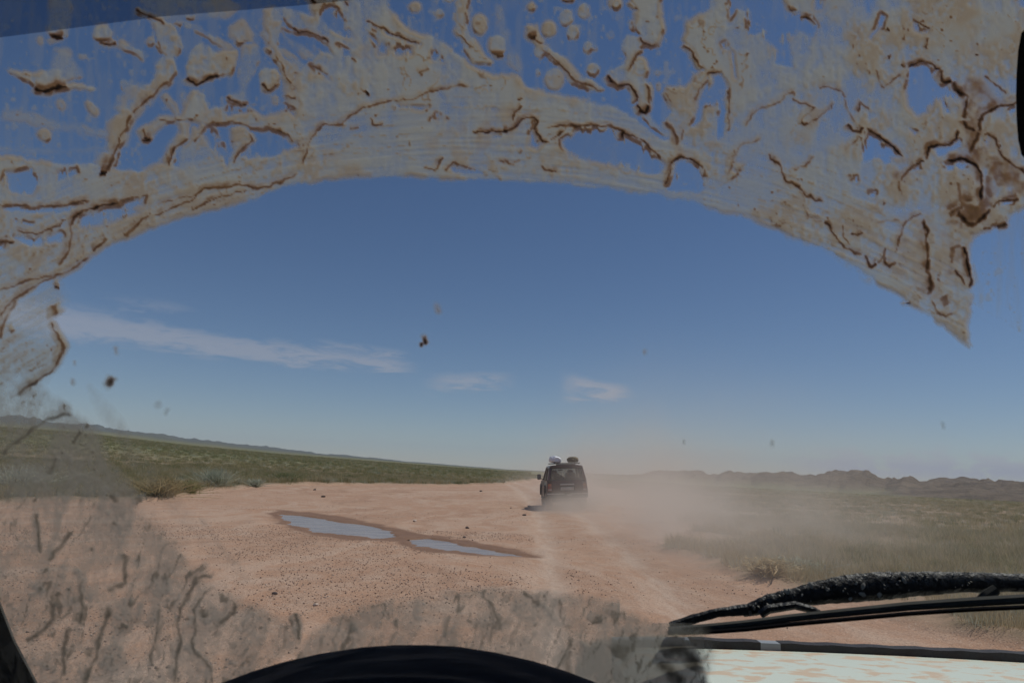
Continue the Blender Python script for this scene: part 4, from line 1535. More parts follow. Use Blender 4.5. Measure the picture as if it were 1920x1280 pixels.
    keep = good[q].any(1) & inside[q].all(1)
    q = q[keep]
    used, inv = np.unique(q, return_inverse=True)
    q = inv.reshape(-1, 4).astype(np.int32)
    co = pt[:, used].T.astype(np.float32)
    me = bpy.data.meshes.new('mud_film')
    me.vertices.add(len(co))
    me.vertices.foreach_set('co', co.ravel())
    me.loops.add(len(q) * 4)
    me.loops.foreach_set('vertex_index', q.ravel())
    me.polygons.add(len(q))
    me.polygons.foreach_set('loop_start', np.arange(0, len(q) * 4, 4, dtype=np.int32))
    me.polygons.foreach_set('use_smooth', np.ones(len(q), bool))
    me.update(calc_edges=True)
    grey = sstep(PY, 620, 800)  # greyer low on the screen, with lens falloff and shade put into the colour
    for n_, v_ in (('mud_cover', cover), ('mud_depth', T), ('mud_grey_shade', grey)):
        at = me.attributes.new(n_, 'FLOAT', 'POINT')
        at.data.foreach_set('value', v_.ravel()[used].astype(np.float32))
    m, t = new_mat('dried_mud_on_glass')
    cov, dep = t.attr('mud_cover'), t.attr('mud_depth')
    col = t.ramp(dep, [(0.0, (0.49, 0.485, 0.405)), (0.09, (0.48, 0.395, 0.265)), (0.25, (0.27, 0.150, 0.064)), (0.5, (0.105, 0.052, 0.021)), (0.85, (0.012, 0.008, 0.006))])
    col2 = t.ramp(dep, [(0.0, (0.325, 0.305, 0.258)), (0.15, (0.20, 0.183, 0.145)), (0.4, (0.085, 0.073, 0.055)), (0.8, (0.03, 0.026, 0.02))])
    col = t.mix(t.attr('mud_grey_shade'), col, col2)
    tl = t.n('ShaderNodeBsdfTranslucent')
    t.put(tl.inputs[0], col)
    df = t.n('ShaderNodeBsdfDiffuse')
    t.put(df.inputs[0], t.mix(dep, (0.40, 0.35, 0.28), (0.24, 0.175, 0.12)))
    mx = t.n('ShaderNodeMixShader')
    mx.inputs[0].default_value = 0.25
    t.t.links.new(tl.outputs[0], mx.inputs[1])
    t.t.links.new(df.outputs[0], mx.inputs[2])
    tr = t.n('ShaderNodeBsdfTransparent')
    fin = t.n('ShaderNodeMixShader')
    t.put(fin.inputs[0], cov)
    t.t.links.new(tr.outputs[0], fin.inputs[1])
    t.t.links.new(mx.outputs[0], fin.inputs[2])
    t.out(fin.outputs[0])
    me.materials.append(m)
    o = bpy.data.objects.new('mud_film', me)
    COL.objects.link(o)
    own_part(o, SCREEN)
    o.location = (0, 0, 0)
    o['kind'] = 'stuff'
    print('mud quads', len(q))


def exec_mud(film, hole, ridge, drop, crust):
    # --- films -----------------------------------------------------------
    FILM = 0.86
    # main band above the wiped arc
    film([(-200, 296), (0, 296), (100, 304), (180, 310), (215, 322), (260, 318), (300, 311), (400, 312), (455, 300), (520, 292), (550, 280), (545, 255), (552, 225), (570, 200), (560, 150), (590, 100), (600, 70), (575, 15), (600, -10), (640, -20),
          (740, -20), (738, 20), (765, 60), (810, 75), (850, 95), (885, 130), (915, 140), (975, 140), (990, 160), (1030, 175), (1070, 180), (1120, 195), (1170, 212), (1220, 245), (1250, 262), (1300, 250), (1300, 330), (1340, 386),
          (1300, 378), (1240, 369), (1160, 356), (1100, 350), (1060, 343), (1000, 337), (900, 333), (830, 331), (760, 328), (680, 332), (600, 340), (540, 347), (480, 366), (400, 391), (340, 406), (300, 421), (265, 436), (230, 451), (200, 468), (150, 491), (120, 513), (85, 527), (55, 548), (30, 575), (0, 610), (-200, 760)], FILM, 5)
    # everything right of the vertical clear patch
    film([(1335, -60), (1322, 25), (1285, 45), (1274, 72), (1300, 98), (1318, 133), (1296, 145), (1285, 165), (1250, 163), (1250, 188), (1262, 214), (1245, 225), (1255, 245), (1280, 290), (1290, 340), (1310, 382), (1350, 393), (1400, 406), (1440, 421),
          (1500, 448), (1560, 471), (1620, 502), (1660, 530), (1700, 561), (1740, 592), (1780, 622), (1816, 652), (1815, 560), (1808, 470), (1818, 446), (1850, 434), (1880, 414), (1925, 393), (2000, 372), (2200, 330), (2600, 300), (2600, -220), (1335, -220)], FILM, 5)
    # thinner film, where the wiper only smeared it
    film([(1330, 330), (1390, 270), (1440, 290), (1500, 370), (1520, 440), (1440, 421), (1340, 388)], FILM, 8)
    # left of the wiped fan
    film([(-200, 540), (0, 545), (60, 540), (110, 530), (120, 560), (100, 600), (122, 650), (100, 692), (60, 722), (10, 752), (-200, 880)], 0.42, 22)
    film([(-200, 640), (20, 668), (60, 650), (110, 655), (100, 690), (60, 720), (0, 750), (-200, 800)], 0.60, 10)
    film([(-200, 690), (20, 720), (70, 718), (110, 755), (165, 800), (215, 868), (262, 945), (320, 1015), (395, 1086), (440, 1128), (480, 1146), (535, 1165), (562, 1195), (560, 1215), (520, 1235), (430, 1300), (400, 1420), (-200, 1420)], 0.52, 15)
    film([(60, 830), (150, 835), (240, 940), (330, 1030), (300, 1060), (200, 1030), (90, 1000), (50, 930)], 0.78, 40)
    film([(170, 725), (205, 760), (270, 850), (345, 960), (430, 1050), (455, 1085), (440, 1090), (400, 1050), (330, 975), (255, 885), (185, 770)], 0.16, 14)
    film([(370, 970), (385, 975), (440, 1060), (425, 1060)], 0.3, 8)
    # low dome left by the wiper's inner end
    film([(560, 1222), (600, 1183), (660, 1150), (740, 1125), (830, 1110), (900, 1105), (960, 1104), (1030, 1108), (1100, 1118), (1150, 1134), (1205, 1156), (1256, 1181), (1275, 1196), (1300, 1215), (1310, 1250), (1310, 1400), (540, 1400)], 0.54, 12)
    film([(1130, 1195), (1275, 1190), (1300, 1215), (1318, 1285), (1318, 1400), (1060, 1400), (1090, 1200)], 2.3, 14)

    # --- blobs and streams on the clear upper left glass ------------------
    film([(275, 45), (298, 42), (325, 55), (336, 92), (324, 112), (318, 112), (330, 140), (320, 153), (300, 166), (275, 186), (262, 197), (268, 207), (245, 213), (242, 240), (226, 266), (218, 300), (206, 322), (184, 332), (180, 322), (194, 300), (200, 262), (203, 236), (220, 214), (222, 196), (232, 180), (222, 166), (216, 156), (228, 148), (246, 160), (272, 158), (288, 145), (284, 125), (296, 106), (284, 76)], 0.72, 4)
    film([(348, 100), (366, 84), (385, 90), (404, 104), (420, 94), (442, 92), (436, 142), (410, 148), (376, 160), (350, 142)], 0.85, 5)
    film([(10, 128), (30, 136), (62, 140), (100, 130), (115, 134), (112, 155), (150, 164), (175, 168), (168, 174), (120, 168), (85, 172), (64, 164), (40, 150)], 0.75, 4)
    film([(92, 138), (112, 92), (128, 94), (150, 146), (122, 158)], 0.42, 7)
    film([(85, -20), (125, -20), (128, 40), (126, 66), (112, 74), (96, 62), (92, 40)], 0.4, 6)
    film([(230, -20), (370, -20), (440, 10), (420, 30), (330, 40), (300, 45), (270, 30)], 0.40, 8)
    film([(428, 48), (450, 36), (470, 62), (474, 76), (452, 78), (432, 66)], 0.45, 6)
    film([(450, 80), (482, 84), (488, 110), (470, 160), (470, 195), (456, 200), (430, 186), (440, 180), (455, 168), (452, 130)], 0.45, 6)
    film([(486, 140), (500, 124), (520, 128), (530, 146), (530, 166), (511, 175), (494, 162)], 0.8, 4)
    film([(492, 18), (515, 14), (528, 30), (530, 50), (520, 70), (530, 110), (545, 150), (560, 165), (600, 190), (570, 200), (545, 160), (525, 120), (512, 90), (505, 70), (495, 50)], 0.62, 5)
    film([(515, 14), (545, 20), (575, 32), (595, 40), (600, 60), (620, 80), (640, 100), (640, 130), (660, 150), (640, 170), (600, 120), (612, 95), (600, 70), (575, 55), (545, 50), (525, 36)], 0.8, 5)
    film([(525, 50), (545, 60), (590, 110), (580, 115), (540, 75)], 0.4, 5)
    film([(530, 110), (560, 120), (580, 145), (600, 165), (640, 160), (640, 240), (560, 240), (545, 170)], 0.55, 10)
    film([(630, -20), (690, -20), (690, 60), (720, 110), (700, 140), (650, 140), (655, 60)], 0.75, 8)
    film([(345, 220), (360, 190), (372, 170), (390, 178), (400, 205), (425, 198), (432, 222), (470, 215), (482, 206), (500, 224), (545, 215), (560, 230), (545, 268), (520, 252), (480, 240), (400, 232), (350, 226), (318, 228), (300, 240), (290, 256), (270, 262), (262, 250), (282, 236), (300, 222)], 0.78, 5)
    film([(340, 226), (362, 230), (360, 262), (340, 280), (326, 305), (318, 325), (300, 325), (312, 300), (330, 270), (345, 250)], 0.72, 5)
    film([(370, 235), (395, 250), (420, 290), (440, 315), (330, 325), (345, 280), (365, 262)], 0.6, 7)
    film([(438, 248), (462, 244), (476, 262), (470, 275), (456, 285), (450, 320), (432, 325), (440, 285)], 0.72, 5)
    film([(0, 207), (60, 215), (130, 235), (200, 250), (200, 258), (120, 245), (50, 232), (0, 226)], 0.28, 8)
    for x0, y0, x1, y1, s in ((215, 80, 264, 110, 0.6), (310, 176, 340, 214, 0.4), (330, 40, 430, 90, 0.5), (352, 172, 350, 200, 0.25), (0, 285, 210, 280, 0.15), (490, 60, 600, 150, 0.35)):
        film([(x0 - 3, y0 + 4), (x0 + 3, y0 - 4), (x1 + 4, y1 - 4), (x1 - 3, y1 + 5)], s, 4)
    for a in ((192, 65, 19, 16, 0.8, 0.5), (108, 58, 16, 18, 0.6, 0.95), (86, 256, 13, 11, 0.6, 0.1, 0.7), (172, 208, 17, 8, 0.5, 0.0, 0.9), (118, 200, 11, 6, 0.3, 0, 1.0), (80, 80, 8, 5, 0.3, 0, 1.2), (156, 108, 8, 6, 0.3), (280, 82, 8, 7, 0.5), (496, 256, 6, 9, 0.6),
              (415, 252, 4, 8, 0.3), (524, 195, 5, 10, 0.3), (280, 262, 10, 10, 0.7, 0.9), (24, 452, 8, 9, 0.6, 0.7), (120, 410, 8, 6, 0.6, 0.4)):
        drop(*a)
    # --- drops on the clear glass above the middle ------------------------
    for a in ((1065, 35, 14, 15), (1098, 23, 11, 14), (1077, 62, 12, 14), (1032, 58, 13, 14), (1106, 90, 9, 12), (904, 50, 14, 19), (936, 88, 18, 20, 0.7, 0.45), (995, 18, 7, 8), (1018, 100, 10, 11), (1046, 150, 18, 21, 0.62), (1117, 132, 11, 13), (1015, 137, 5, 6, 0.4),
              (1150, 68, 6, 8, 0.45), (1162, 8, 9, 11), (1203, 128, 13, 18), (1442, 20, 14, 18, 0.8), (1466, 52, 8, 13, 0.6), (783, 16, 10, 10, 0.8), (828, 26, 8, 9, 0.6), (848, -2, 10, 8, 0.8), (1067, 0, 14, 6, 0.7, 0.9), (1130, 210, 5, 7, 0.35), (1128, 258, 6, 8, 0.45), (1140, 300, 9, 9, 0.5),
              (1175, 310, 14, 20, 0.6), (1215, 305, 15, 15, 0.65), (1150, 5, 5, 9, 0.4), (1350, 38, 6, 8, 0.4), (1120, 92, 6, 6, 0.3), (1232, 85, 5, 7, 0.35), (1235, 138, 4, 6, 0.3), (1237, 165, 5, 8, 0.3)):
        drop(*a)
    film([(858, -20), (888, -20), (882, 15), (881, 40), (875, 54), (884, 70), (895, 82), (905, 100), (920, 118), (880, 118), (868, 80), (852, 62), (856, 45), (858, 20)], 0.72, 4)
    film([(930, 10), (940, 20), (950, 50), (962, 75), (980, 110), (985, 135), (960, 120), (950, 85), (935, 50)], 0.30, 8)
    film([(988, 50), (998, 50), (1014, 62), (1022, 78), (1050, 96), (1066, 112), (1088, 136), (1124, 156), (1132, 168), (1120, 176), (1100, 160), (1060, 126), (1020, 90), (1004, 72), (992, 66)], 0.85, 3)
    film([(1183, -20), (1199, 18), (1188, 46), (1198, 66), (1176, 70), (1167, 90), (1174, 110), (1158, 122), (1138, 138), (1138, 156), (1155, 166), (1176, 164), (1190, 180), (1194, 202), (1204, 212), (1216, 200), (1219, 165), (1206, 150), (1214, 130), (1204, 116), (1192, 130), (1180, 140), (1188, 118), (1202, 88), (1215, 83), (1232, 76), (1241, 55), (1238, 30), (1244, -20)], 0.86, 4)
    film([(1205, 212), (1225, 225), (1262, 250), (1255, 262), (1225, 240), (1203, 220)], 0.6, 4)
    # --- clear holes in the film -----------------------------------------
    H = [
        [(1052, 264), (1065, 258), (1085, 244), (1140, 240), (1166, 247), (1184, 264), (1203, 273), (1226, 284), (1244, 300), (1250, 312), (1234, 326), (1216, 330), (1180, 320), (1120, 310), (1072, 300), (1054, 282)],
        [(1264, 304), (1280, 295), (1300, 302), (1318, 314), (1320, 332), (1312, 356), (1300, 362), (1260, 362), (1240, 357), (1250, 340), (1258, 325)],
        [(1352, -20), (1468, -20), (1490, 24), (1500, 24), (1510, 34), (1526, 32), (1533, 52), (1521, 76), (1496, 60), (1482, 76), (1484, 106), (1486, 130), (1458, 122), (1450, 82), (1436, 66), (1408, 72), (1398, 24), (1380, 18), (1366, 38)],
        [(1524, -20), (1552, -20), (1546, 20), (1530, 22)],
        [(1322, 142), (1350, 136), (1356, 155), (1358, 190), (1364, 222), (1372, 246), (1350, 264), (1344, 232), (1340, 206), (1322, 206), (1310, 236), (1298, 236), (1300, 190), (1310, 162)],
        [(1352, 84), (1361, 78), (1370, 92), (1362, 108), (1352, 104)], [(1372, 98), (1378, 98), (1377, 150), (1371, 150)],
        [(1614, -10), (1628, -10), (1626, 25), (1618, 26)], [(1646, 24), (1660, 34), (1655, 55), (1634, 80), (1624, 84), (1640, 58)],
        [(1706, 126), (1724, 118), (1744, 122), (1755, 130), (1768, 134), (1774, 158), (1792, 166), (1820, 186), (1782, 190), (1783, 216), (1773, 218), (1768, 195), (1755, 206), (1746, 219), (1722, 222), (1709, 206), (1702, 176), (1704, 150)],
        [(1708, 40), (1743, 58), (1736, 68), (1714, 66)], [(1614, 248), (1622, 246), (1686, 292), (1678, 300), (1655, 312), (1640, 302), (1606, 306), (1604, 280)],
        [(1699, 234), (1721, 246), (1710, 256)], [(1744, 276), (1790, 264), (1796, 280), (1750, 296)], [(1760, 306), (1812, 309), (1800, 320), (1768, 323)],
        [(1838, 262), (1852, 254), (1870, 261), (1864, 276), (1842, 276)], [(1864, 200), (1900, 194), (1908, 206), (1868, 207)], [(1710, 322), (1719, 309), (1725, 322)],
        [(1586, 336), (1600, 332), (1602, 344), (1590, 346)], [(1622, 358), (1636, 360), (1632, 373), (1624, 370)], [(1900, -20), (1930, -20), (1930, 26), (1903, 18)], [(1880, 380), (1900, 374), (1900, 388), (1872, 394)],
        [(588, 34), (600, 18), (620, 10), (632, 20), (646, 40), (652, 68), (640, 70), (625, 62), (608, 52), (597, 40)], [(528, 54), (550, 62), (578, 62), (602, 78), (612, 102), (592, 96), (562, 80), (536, 66)],
        [(620, 80), (646, 92), (650, 106), (634, 102)], [(684, 36), (700, 46), (794, 87), (786, 92), (740, 72), (700, 52)], [(680, 54), (716, 76), (772, 92), (772, 106), (755, 106), (725, 99), (704, 100), (697, 76)],
        [(802, 106), (815, 97), (828, 104), (830, 122), (804, 120)], [(582, 120), (606, 140), (614, 152), (600, 148)], [(735, 194), (796, 205), (788, 212), (740, 200)], [(903, 199), (936, 203), (934, 209), (905, 206)], [(896, 250), (946, 252), (940, 257), (900, 256)],
        [(992, 268), (998, 236), (1006, 224), (1010, 245), (1022, 266), (1010, 277)], [(846, 310), (858, 304), (896, 318), (902, 326), (850, 320)], [(812, 215), (838, 226), (832, 230), (814, 222)],
        [(12, 322), (60, 314), (72, 340), (60, 366), (20, 362), (5, 340)], [(104, 318), (140, 314), (145, 328), (102, 340)], [(5, 388), (165, 386), (150, 396), (80, 398), (10, 398)], [(30, 416), (62, 414), (60, 420), (32, 420)], [(18, 446), (112, 430), (118, 436), (112, 450), (60, 460), (30, 452)],
        [(-30, 462), (12, 458), (10, 470), (-30, 475)], [(150, 408), (225, 384), (250, 392), (255, 402), (220, 420), (160, 434), (150, 425)], [(222, 378), (262, 364), (258, 385), (240, 392), (228, 388)],
        [(396, 238), (420, 236), (445, 238), (435, 260), (440, 285), (430, 312), (420, 300), (400, 265)], [(470, 246), (500, 244), (530, 258), (545, 280), (530, 292), (470, 302), (458, 292), (478, 272)], [(380, 240), (400, 238), (420, 270), (434, 310), (425, 318), (402, 280)],
        [(430, 206), (440, 192), (500, 205), (545, 200), (556, 207), (500, 224), (478, 210), (470, 215), (440, 218)],
    ]
    for h in H:
        hole(h)
    for h, k in (([(1320, 270), (1350, 215), (1400, 205), (1470, 175), (1560, 160), (1600, 200), (1600, 260), (1500, 320), (1420, 330), (1350, 340)], 0.34), ([(1340, 320), (1400, 275), (1435, 300), (1480, 370), (1440, 400), (1350, 385)], 0.42), ([(600, 250), (700, 195), (830, 175), (880, 160), (880, 190), (780, 240), (680, 290), (590, 318)], 0.25),
                 ([(1550, -20), (1640, -20), (1620, 80), (1560, 100), (1530, 60)], 0.28), ([(1240, 372), (1330, 330), (1440, 421), (1330, 386)], 0.3), ([(1340, 60), (1450, 80), (1460, 140), (1380, 180), (1340, 120)], 0.3), ([(1500, 0), (1600, 20), (1600, 60), (1530, 110)], 0.2), ([(1640, 395), (1760, 390), (1800, 396), (1640, 402)], 0.4),
                 ([(720, 120), (780, 140), (830, 130), (830, 165), (720, 170)], 0.25), ([(560, 225), (620, 215), (640, 225), (560, 268)], 0.25)):
        hole(h, k, 14, 0.0, False)
    # --- brown ridges: where runs of mud dried ---------------------------
    # broad brown crusts, heaviest in the far corner
    for pts, s in (([(1780, 140), (1840, 150), (1870, 190), (1850, 215), (1830, 250), (1800, 235), (1818, 190)], 0.22), ([(1800, 240), (1850, 245), (1900, 300), (1940, 340), (1900, 380), (1850, 370), (1838, 310), (1808, 296)], 0.24),
                   ([(1770, 390), (1800, 360), (1850, 360), (1870, 390), (1840, 425), (1800, 430), (1770, 420)], 0.30), ([(1690, 410), (1750, 400), (1760, 560), (1780, 600), (1740, 580), (1700, 540), (1660, 500)], 0.10), ([(1765, 440), (1808, 455), (1814, 545), (1785, 560), (1765, 520)], 0.14),
                   ([(1670, 300), (1712, 300), (1700, 350), (1678, 370)], 0.16), ([(1270, 225), (1305, 220), (1300, 300), (1270, 290)], 0.13), ([(860, 230), (960, 190), (1010, 220), (960, 250), (890, 270)], 0.08), ([(790, 250), (900, 240), (1000, 300), (840, 320)], 0.07), ([(650, 60), (690, 80), (690, 130), (655, 130)], 0.07),
                   ([(230, 170), (300, 150), (320, 155), (250, 220), (215, 310), (190, 330), (205, 230)], 0.09), ([(110, 480), (135, 410), (150, 470)], 0.12), ([(1480, 440), (1660, 470), (1640, 520), (1560, 470)], 0.06), ([(1780, 30), (1860, 60), (1840, 110), (1790, 90)], 0.09), ([(1680, 120), (1640, 180), (1600, 130)], 0.05)):
        crust(pts, s)
    for pts, w, s in (
        ([(552, 320), (563, 300), (568, 275), (580, 255), (600, 235), (635, 232), (650, 215), (675, 198), (700, 188), (730, 183), (770, 187), (790, 178), (830, 170), (860, 158), (884, 158)], 3.0, 0.36),
        ([(270, 412), (300, 395), (350, 375), (363, 358), (420, 348), (455, 344), (480, 352), (505, 350), (540, 332), (552, 320)], 3.2, 0.40),
        ([(355, 395), (390, 375), (425, 365), (465, 354)], 2.8, 0.36), ([(0, 385), (60, 386), (120, 384), (172, 379)], 3.5, 0.42), ([(30, 437), (75, 430), (108, 420), (118, 408)], 3.0, 0.45),
        ([(135, 425), (140, 406), (160, 396), (200, 386), (222, 380)], 4.0, 0.62), ([(222, 380), (236, 368), (262, 363)], 2.5, 0.4), ([(132, 412), (136, 440), (128, 468), (110, 496)], 6.5, 0.34), ([(0, 600), (25, 566), (45, 546), (80, 527), (150, 497), (182, 478)], 4.5, 0.32),
        ([(-30, 560), (10, 540), (60, 520), (110, 512)], 3.5, 0.3), ([(0, 640), (20, 590), (35, 560)], 6, 0.25), ([(185, 470), (196, 461), (212, 446)], 4.5, 0.5), ([(235, 446), (250, 430), (262, 415), (272, 404)], 5.5, 0.36), ([(285, 384), (300, 376), (345, 366), (375, 355)], 3.5, 0.28), ([(0, 455), (22, 455)], 4.5, 0.5),
        ([(330, 92), (330, 102), (322, 110)], 3.0, 0.4), ([(285, 76), (290, 92), (303, 106)], 2.2, 0.3), ([(318, 150), (300, 165), (278, 184), (262, 198), (246, 210)], 4.5, 0.42), ([(245, 208), (240, 230), (242, 245), (224, 256), (214, 280), (208, 296)], 4.0, 0.40), ([(208, 290), (204, 305), (194, 322)], 7.0, 0.42), ([(184, 326), (196, 327)], 7.0, 1.3),
        ([(350, 143), (360, 153), (374, 158), (400, 148), (414, 144)], 4.0, 1.15), ([(62, 165), (82, 173), (100, 170), (112, 162), (122, 164)], 5.0, 1.3), ([(98, 64), (108, 72), (120, 68)], 5.5, 1.1), ([(183, 74), (196, 81), (208, 77)], 3.5, 0.7), ([(430, 182), (444, 195), (460, 200), (470, 198)], 3.0, 0.62), ([(440, 76), (458, 82)], 3.0, 0.5),
        ([(495, 160), (510, 173), (520, 170), (528, 162)], 3.0, 0.75), ([(500, 88), (508, 94), (512, 92)], 3.0, 0.6), ([(545, 50), (560, 60), (575, 60), (592, 66), (604, 78)], 2.6, 0.62), ([(515, 95), (530, 125), (545, 150), (556, 163)], 2.6, 0.35), ([(545, 184), (566, 193)], 2.5, 0.5), ([(270, 245), (282, 268)], 4.0, 0.5), ([(276, 262), (284, 266)], 6.5, 1.2),
        ([(300, 226), (330, 226), (360, 224)], 2.4, 0.42), ([(315, 315), (322, 300), (335, 280), (352, 268), (362, 255)], 3.0, 0.46), ([(370, 265), (382, 250), (395, 234)], 2.6, 0.36), ([(398, 231), (430, 234), (480, 241), (505, 244), (530, 256), (545, 272)], 2.6, 0.42), ([(440, 312), (455, 285), (474, 270), (472, 250)], 2.6, 0.46),
        ([(240, 22), (262, 34), (290, 44), (300, 47)], 3.2, 0.62), ([(320, 48), (336, 54)], 3.0, 0.5), ([(342, 38), (360, 38)], 2.5, 0.45), ([(685, 36), (720, 54), (760, 74), (790, 87)], 2.5, 0.55), ([(570, -6), (588, 8)], 4.5, 0.85), ([(640, 2), (652, 14)], 4.0, 0.6), ([(648, 108), (660, 114)], 3.0, 0.45), ([(680, 168), (678, 172)], 5.0, 0.9), ([(583, 122), (608, 140)], 2.2, 0.4),
        ([(858, 20), (856, 40), (868, 52), (878, 42), (880, 20)], 2.2, 0.28), ([(852, 62), (870, 76), (888, 90)], 2.0, 0.3), ([(925, 92), (936, 106), (948, 104)], 2.5, 0.5), ([(994, 64), (1002, 68), (1012, 66)], 4.5, 0.62), ([(1020, 84), (1050, 112), (1085, 146), (1118, 165)], 3.6, 0.44), ([(1014, 70), (1024, 82)], 2.2, 0.4), ([(1112, 160), (1122, 172), (1132, 168)], 2.5, 0.35),
        ([(1139, 142), (1142, 156), (1155, 166), (1175, 164), (1188, 176), (1192, 196)], 3.4, 0.80), ([(1192, 196), (1200, 209), (1210, 208), (1214, 196)], 4.5, 1.25), ([(1214, 196), (1217, 172), (1212, 158)], 3.0, 0.5), ([(1170, 138), (1186, 118), (1202, 90)], 2.6, 0.42), ([(1198, 64), (1202, 78), (1216, 83), (1230, 78)], 2.4, 0.5), ([(1186, 40), (1190, 58)], 2.0, 0.32), ([(1185, 0), (1196, 14)], 2.2, 0.35),
        ([(886, 236), (894, 243), (920, 243), (950, 243), (966, 236), (985, 218), (1000, 215), (1012, 221), (1010, 245), (1020, 262), (1036, 268)], 3.0, 0.62), ([(946, 243), (954, 242)], 5.0, 1.0), ([(960, 225), (970, 208), (984, 194)], 2.6, 0.45), ([(1035, 262), (1052, 250), (1060, 246)], 2.8, 0.45), ([(985, 182), (975, 186)], 3, 0.5),
        ([(1020, 236), (1060, 236), (1090, 240), (1140, 236), (1162, 246), (1176, 252), (1200, 262), (1215, 274), (1230, 287), (1250, 306)], 2.8, 0.55), ([(1168, 250), (1168, 260)], 4.0, 0.7), ([(1235, 353), (1252, 328), (1260, 304), (1280, 295), (1300, 302), (1318, 312)], 3.2, 0.62), ([(1318, 312), (1321, 330)], 2.5, 0.4), ([(1244, 226), (1264, 243), (1272, 258), (1276, 272)], 5.0, 0.46), ([(1284, 240), (1280, 262)], 4.0, 0.32),
        ([(1274, 82), (1296, 97), (1308, 112), (1316, 132)], 2.8, 0.50), ([(1322, 139), (1350, 135)], 2.4, 0.5), ([(1296, 190), (1305, 170), (1320, 152)], 2.4, 0.36), ([(1357, 165), (1359, 200), (1368, 225), (1370, 246)], 2.6, 0.40), ([(1246, 172), (1254, 190)], 2.2, 0.3), ([(1362, 328), (1376, 308), (1384, 285), (1400, 270), (1432, 262)], 3.0, 0.22), ([(1380, 318), (1400, 308), (1340, 350)], 3.0, 0.14),
        ([(1395, 240), (1402, 222), (1420, 206), (1452, 196), (1462, 182), (1480, 175), (1486, 180)], 3.0, 0.28), ([(1478, 182), (1484, 192), (1520, 202), (1506, 220), (1500, 234), (1512, 240), (1526, 226), (1552, 206), (1560, 190)], 2.8, 0.36), ([(1500, 232), (1507, 240), (1516, 236)], 3.5, 0.7), ([(1530, 168), (1550, 162), (1572, 172), (1586, 186)], 3.0, 0.36), ([(1580, 186), (1592, 210), (1598, 232)], 2.8, 0.3), ([(1584, 236), (1590, 249), (1604, 249), (1611, 238)], 4.0, 0.75), ([(1603, 255), (1590, 270), (1575, 285)], 3.0, 0.28),
        ([(1618, 241), (1650, 263), (1692, 293)], 3.0, 0.85), ([(1437, 290), (1444, 301), (1460, 310), (1475, 335), (1500, 362), (1520, 378), (1540, 381)], 3.2, 0.46), ([(1485, 325), (1500, 318), (1518, 306), (1525, 294)], 3.0, 0.32), ([(1502, 368), (1505, 390), (1516, 412), (1545, 422)], 2.6, 0.25), ([(1545, 421), (1556, 426), (1570, 446), (1586, 464), (1602, 471), (1620, 473)], 3.2, 0.52), ([(1620, 473), (1632, 490), (1640, 497), (1650, 492)], 4.0, 1.0), ([(1650, 492), (1660, 480), (1664, 462)], 4.0, 0.4),
        ([(1660, 480), (1672, 500), (1680, 490)], 3.5, 0.5), ([(1682, 485), (1686, 450), (1694, 428), (1712, 408), (1730, 406)], 3.2, 0.35), ([(1730, 408), (1738, 430), (1738, 475), (1736, 510), (1744, 535), (1740, 558)], 6.0, 0.55), ([(1580, 420), (1584, 445), (1598, 460)], 3.0, 0.3), ([(1598, 434), (1606, 440), (1618, 432)], 3.6, 0.6), ([(1445, 405), (1445, 418), (1462, 422), (1490, 414)], 2.2, 0.22),
        ([(1704, 128), (1722, 116), (1744, 121), (1756, 130), (1768, 132)], 3.2, 0.72), ([(1768, 132), (1770, 150), (1778, 160), (1788, 158)], 4.0, 0.9), ([(1788, 158), (1800, 170), (1820, 184), (1818, 205), (1806, 228)], 5.0, 0.62), ([(1690, 120), (1702, 128)], 4.0, 0.5), ([(1806, 230), (1806, 242), (1824, 248)], 5.0, 0.9), ([(1920, 178), (1892, 190), (1868, 194), (1848, 208), (1834, 228), (1832, 250)], 4.4, 0.72),
        ([(1832, 248), (1824, 268), (1810, 292)], 7.0, 0.52), ([(1734, 306), (1740, 275), (1752, 272), (1770, 273), (1784, 262), (1790, 246)], 3.6, 0.85), ([(1715, 308), (1730, 303)], 3.2, 0.7), ([(1690, 342), (1700, 322), (1716, 306)], 4.0, 0.46), ([(1686, 362), (1686, 340)], 6.0, 0.36), ([(1762, 303), (1798, 303), (1822, 311), (1834, 330), (1837, 355), (1832, 382)], 5.5, 0.95), ([(1838, 255), (1850, 250), (1868, 256), (1874, 275), (1880, 270)], 4.0, 0.55),
        ([(1870, 276), (1885, 296), (1905, 312), (1940, 335)], 4.0, 0.62), ([(1846, 142), (1866, 156), (1886, 172)], 3.2, 0.45), ([(1645, 130), (1650, 154), (1658, 168), (1678, 152), (1696, 138)], 3.2, 0.36), ([(1664, 170), (1656, 165)], 4, 0.5), ([(1706, 38), (1724, 46), (1744, 58)], 2.6, 0.6), ([(1740, 72), (1736, 90)], 3.0, 0.4), ([(1666, 55), (1668, 62)], 4.5, 0.6), ([(1666, 105), (1668, 112)], 4.5, 0.6), ([(1834, 100), (1836, 104)], 5.5, 0.95), ([(1836, 78), (1837, 82)], 4.0, 0.4), ([(1616, 192), (1630, 206)], 2.8, 0.45), ([(1608, 212), (1612, 200), (1618, 192)], 3, 0.4),
        ([(1488, 10), (1490, 22), (1500, 18)], 3.0, 0.55), ([(1500, 34), (1518, 36), (1530, 50)], 3.0, 0.62), ([(1384, 52), (1385, 56)], 4.5, 0.4), ([(1408, 103), (1410, 107)], 4.5, 0.45), ([(1320, 70), (1321, 73)], 3.5, 0.35),
